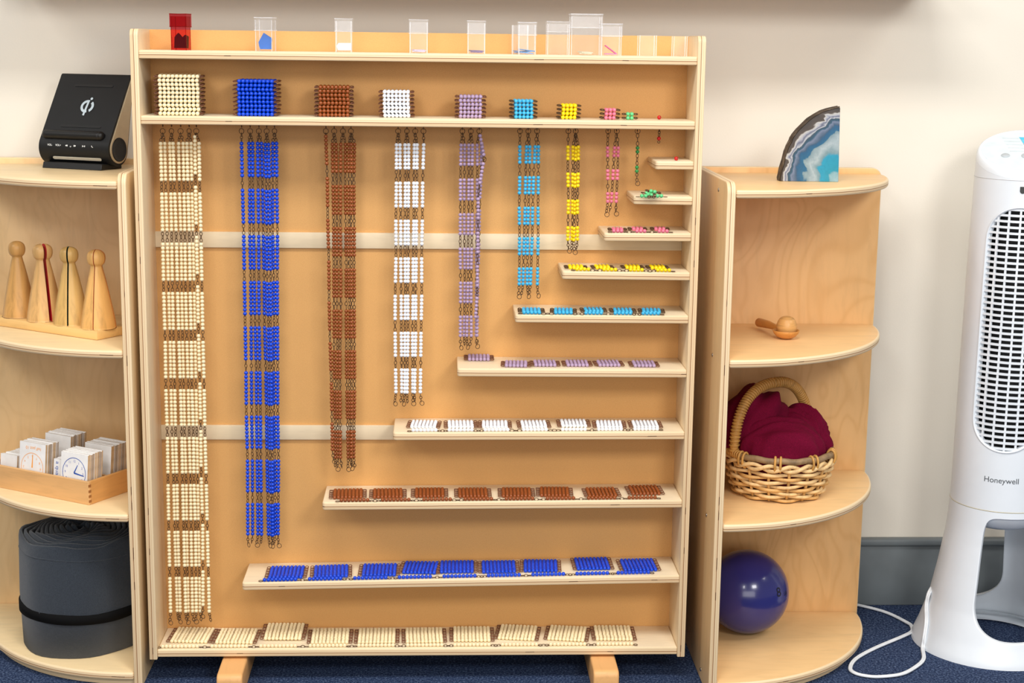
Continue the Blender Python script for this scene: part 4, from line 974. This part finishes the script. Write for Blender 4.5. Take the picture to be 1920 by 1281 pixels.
def holed(t0, t1, z0, z1f, hole, nper=(60, 60), rad=14, dr_=0):
    """shell between angles t0..t1 and heights z0..z1f(theta) with a smooth hole (list of outline points by direction)"""
    m = MB(); per = []
    a, b = nper
    for i in range(a): per.append((t0 + (t1 - t0) * i / a, 'b'))
    for i in range(b): per.append((t1, i / b))
    for i in range(a): per.append((t1 - (t1 - t0) * i / a, 't'))
    for i in range(b): per.append((t0, 1 - i / b))
    outer = []
    for th_, k in per:
        zt = z1f(th_); outer.append((th_, z0 if k == 'b' else zt if k == 't' else z0 + (zt - z0) * k))
    hc, hf = hole; vs = []
    K = len(outer)
    inner = [hf(math.atan2((p[1] - hc[1]) / .25, (p[0] - hc[0]) / 1.0)) for p in outer]
    for s in range(rad + 1):
        q = (s / rad) ** 1.5
        for p, h in zip(outer, inner): vs.append(cyl(h[0] + (p[0] - h[0]) * q, h[1] + (p[1] - h[1]) * q, dr_))
    m.add(vs, [(s * K + i, s * K + (i + 1) % K, (s + 1) * K + (i + 1) % K, (s + 1) * K + i) for s in range(rad) for i in range(K)])
    return m, inner
GZ0, GZ1, GW = .418, .893, .69
gc = (0, (GZ0 + GZ1) / 2); rgz = GW * .092
def stadium(a):
    d = (math.cos(a), math.sin(a) * .25); hz = (GZ1 - GZ0) / 2; cz = hz - rgz
    lo, hi = 0, 5
    for _ in range(40):
        t = (lo + hi) / 2; x, z = d[0] * t, d[1] * t; zz = max(0, abs(z) - cz)
        if (x / GW) ** 2 + (zz / rgz) ** 2 < 1: lo = t
        else: hi = t
    return (gc[0] + d[0] * lo, gc[1] + d[1] * lo)
ztop_ = lambda th_: .980 - .036 * math.cos(th_)
m, inner = holed(-PI, PI, ZS + .001, ztop_, (gc, stadium))
link('fan_body', m.mesh('fan_body', M_FAN, True), fan)
KI = len(inner); m = MB(); vs = []
for dr_, ex in ((.0012, 1.0), (.0026, .985), (.0012, .965), (-.012, .955)):
    for h in inner: vs.append(cyl(gc[0] + (h[0] - gc[0]) * ex, gc[1] + (h[1] - gc[1]) * (1 - (1 - ex) * .35), dr_))
m.add(vs, [(s * KI + i, s * KI + (i + 1) % KI, (s + 1) * KI + (i + 1) % KI, (s + 1) * KI + i) for s in range(3) for i in range(KI)])
link('grille_collar', m.mesh('grille_collar', M_FAN, True), fan)
link('fan_interior', MB().lathe([(.066, ZS + .02), (.066, .93)], 40).mesh('fan_interior', M_DARKIN, True), fan)
def halfw(z):
    zz = abs(z - gc[1]) - ((GZ1 - GZ0) / 2 - rgz)
    return GW if zz <= 0 else GW * math.sqrt(max(0, 1 - (zz / rgz) ** 2))
nsl = 42
for i in range(nsl):
    z = GZ0 + .008 + (GZ1 - GZ0 - .014) * i / (nsl - 1); hw = halfw(z) * .985
    if hw < .1: continue
    m = MB(); vs = []; K = 18
    for j in range(K + 1):
        t = -hw + 2 * hw * j / K; r = fr_(z) - .001
        for rr_, zz in ((r, z - .0021), (r, z + .0021), (r - .005, z + .0021), (r - .005, z - .0021)): vs.append((rr_ * math.sin(t), -rr_ * math.cos(t), zz))
    m.add(vs, [(j * 4 + q, j * 4 + (q + 1) % 4, (j + 1) * 4 + (q + 1) % 4, (j + 1) * 4 + q) for j in range(K) for q in range(4)])
    link('grille_slat', m.mesh('grille_slat', M_FAN), fan)
for i in range(5):
    t = (-.46, -.23, 0, .23, .46)[i]
    hz = (GZ1 - GZ0) / 2 - rgz + rgz * math.sqrt(max(0, 1 - (t / GW) ** 2)); m = MB(); vs = []; K = 30
    for j in range(K + 1):
        z = gc[1] - hz + 2 * hz * j / K; r = fr_(z) - .0015
        for dt, rr_ in ((-.021, r), (.021, r), (.021, r - .004), (-.021, r - .004)): vs.append((rr_ * math.sin(t + dt), -rr_ * math.cos(t + dt), z))
    m.add(vs, [(j * 4 + q, j * 4 + (q + 1) % 4, (j + 1) * 4 + (q + 1) % 4, (j + 1) * 4 + q) for j in range(K) for q in range(4)])
    link('grille_rib', m.mesh('grille_rib', M_FAN), fan)
# top cap and control panel
m = MB(); vs = []; K = 72; rings = ((1.0, 0), (.992, .006), (.965, .0115), (.925, .0140), (.895, .0125), (.0, .0125))
for s, (sc_, dz) in enumerate(rings):
    for i in range(K):
        t = -PI + 2 * PI * i / K; r = fr_(.97) * sc_; vs.append((r * math.sin(t), -r * math.cos(t), .980 - .036 * math.cos(t) * sc_ + dz))
m.add(vs, [(s * K + i, s * K + (i + 1) % K, (s + 1) * K + (i + 1) % K, (s + 1) * K + i) for s in range(len(rings) - 1) for i in range(K)])
link('top_cap', m.mesh('top_cap', M_FAN, True), fan)
tl = math.atan2(.036, fr_(.97))
cp_ = link('control_panel', MB().lathe([(.0001, .0004), (.081, .0004), (.082, -.001)], 64).mesh('control_panel', M_FANG), fan, (0, 0, .980 + .0128), (tl, 0, 0))
for i in range(5):
    y1 = .058 - i * .0145; w1 = .010 - i * .0011; w2 = .010 - (i + 1) * .0011; x0 = -.004 + i * .0033
    m = MB(); m.add([(x0 - w1, y1, 0), (x0 + w1, y1, 0), (x0 + w2 + .002, y1 - .013, 0), (x0 - w2 + .003, y1 - .013, 0)], [(0, 3, 2, 1)])
    link('speed_indicator', m.mesh('speed_indicator', plain('indicator_%d' % i, ((70, 196, 232), (84, 204, 240), (86, 136, 190), (70, 116, 168), (58, 96, 146))[i], .5)), cp_, (0, 0, .0008))
    link('panel_line', MB().box((-.030 + i * .004, y1 - .006, .0006), (.030, .0008, .0003)).mesh('panel_line', plain('faint_print', (190, 200, 206), .6)), cp_)
for x, y, s in ((-.036, -.026, .0085), (.004, -.024, .0115), (.044, -.026, .0085), (.010, -.052, .0090)):
    link('panel_button', MB().lathe([(.0001, .0012), (s * .9, .0012), (s, .0004)], 28).mesh('panel_button', plain('button_grey', (182, 190, 196), .4), True), cp_, (x, y, .0004))
o = [(-.005, 0), (-.005, -.008)] + [(.005 * math.cos(PI + PI * i / 8), -.008 + .005 * math.sin(PI + PI * i / 8)) for i in range(1, 8)] + [(.005, -.008), (.005, 0)]
link('remote_sensor', MB().prism([(x, z) for x, z in o], -.001, .002, axis=1).mesh('remote_sensor', plain('sensor_dark', (52, 54, 52), .2)), fan, (.0, -fr_(.93) - .0003, .931))
m = MB(); m.tube([cyl(t, .942 + .0 * t, .0002) for t in [-PI * .6 + 1.2 * PI * i / 60 for i in range(61)]], .0005, 4)
link('cap_seam', m.mesh('cap_seam', plain('seam_grey', (196, 196, 196), .5)), fan)
me = text_mesh('Honeywell', .0155, plain('grey_print', (84, 88, 92), .5), 'brand_print', extrude=0)
for v in me.vertices: t = v.co.x / .0962; z = .363 + v.co.y; v.co = cyl(t, z, .0005)
link('brand_print', me, fan)
m = MB(); m.tube([cyl(2 * PI * i / 72, ZS, -.0006) for i in range(72)], .0012, 5, closed=True)
link('body_seam', m.mesh('body_seam', plain('seam_yellowed', (196, 190, 166), .6)), fan)
link('body_dome', MB().lathe([(.0955, ZS), (.090, ZS - .018), (.078, ZS - .036), (.055, ZS - .047), (.0001, ZS - .050)], 48).mesh('body_dome', M_FAN, True), fan)
# flared stand with two openings
def opening(c, hw, z0, z1):
    zc2 = .120
    def hf(a):
        d = (math.cos(a), math.sin(a) * .25); lo, hi = 0, 4
        for _ in range(40):
            t = (lo + hi) / 2; x, z = d[0] * t, zc2 + d[1] * t
            if z > zc2: e = (abs(x) / hw) ** 8 + ((z - zc2) / (z1 - zc2)) ** 8
            else: e = (abs(x) / hw) ** 2.6 + ((zc2 - z) / (zc2 - z0)) ** 2.2
            if e < 1: lo = t
            else: hi = t
        return (c + d[0] * lo, zc2 + d[1] * lo)
    return ((c, zc2), hf)
st = MB(); OC = math.radians(22.5); edges = []
for c0 in (OC, OC + PI + .14):
    lo_ = OC - PI / 2 if c0 == OC else OC + PI / 2
    m, inn = holed(lo_, lo_ + PI, .0, lambda t: ZS - .001, opening(c0, math.radians(39), .048, .287), (40, 30), 12)
    st.add(m.v, m.f); K = len(inn); v2 = []
    for dr_ in (0, -.0035, -.010):
        for h in inn: v2.append(cyl(h[0], h[1], dr_))
    st.add(v2, [(s * K + i, s * K + (i + 1) % K, (s + 1) * K + (i + 1) % K, (s + 1) * K + i) for s in range(2) for i in range(K)])
link('stand', st.mesh('stand', M_FAN, True, True), fan)
link('stand_floor', MB().lathe([(.118, .003), (.152, .003), (.150, .012), (.120, .020)], 56).mesh('stand_floor', M_FAN, True), fan)
# power cord
CP = [(1.405, .412), (1.433, .398), (1.484, .352), (1.513, .290), (1.516, .268), (1.508, .240), (1.480, .212), (1.406, .150), (1.354, .096), (1.331, .050), (1.334, .026), (1.352, .012), (1.378, .008), (1.423, .020), (1.462, .056), (1.488, .094)]
pts = [Vector((x, y, .0040)) for x, y in CP]
def on_stand(x, y):        # where the line of sight meets the flared stand
    d = ray(x, y); t = 2.6
    while t < 3.6:
        q = CAM_P + d * t
        if math.hypot(q.x - FC.x, q.y - FC.y) < fr_(max(0, q.z)) + .0045: return q
        t += .001
    return onY(x, y, FC.y)
fin = [on_stand(1730, 1216), on_stand(1733, 1195), on_stand(1737, 1165), on_stand(1737, 1135), on_stand(1742, 1112), onY(1753, 1094, .24)]
pts += fin
def crom(p, k=6):
    out = []
    for i in range(len(p) - 1):
        p0 = p[max(i - 1, 0)]; p1, p2 = p[i], p[i + 1]; p3 = p[min(i + 2, len(p) - 1)]
        for j in range(k): t = j / k; out.append(.5 * (2 * p1 + (p2 - p0) * t + (2 * p0 - 5 * p1 + 4 * p2 - p3) * t * t + (3 * p1 - p0 - 3 * p2 + p3) * t ** 3))
    return out + [p[-1]]
cpts = crom(pts)
cord = thing('power_cord', 'white power cord looped on the carpet beside the fan', 'cord', (1.40, .15, 0))
m = MB(); off = Vector((0, 0, .0))
base = Vector(cord.location)
for s in (-1, 1):
    q = []
    for i, p_ in enumerate(cpts):
        d = (cpts[min(i + 1, len(cpts) - 1)] - cpts[max(i - 1, 0)]); n_ = Vector((-d.y, d.x, 0)); n_ = n_.normalized() if n_.length > 1e-6 else Vector((1, 0, 0))
        q.append(p_ + n_ * s * .0017 - base)
    m.tube(q, .0025, 8)
link('cord_cable', m.mesh('power_cord', plain('white_vinyl', (226, 230, 234), .4), True), cord)
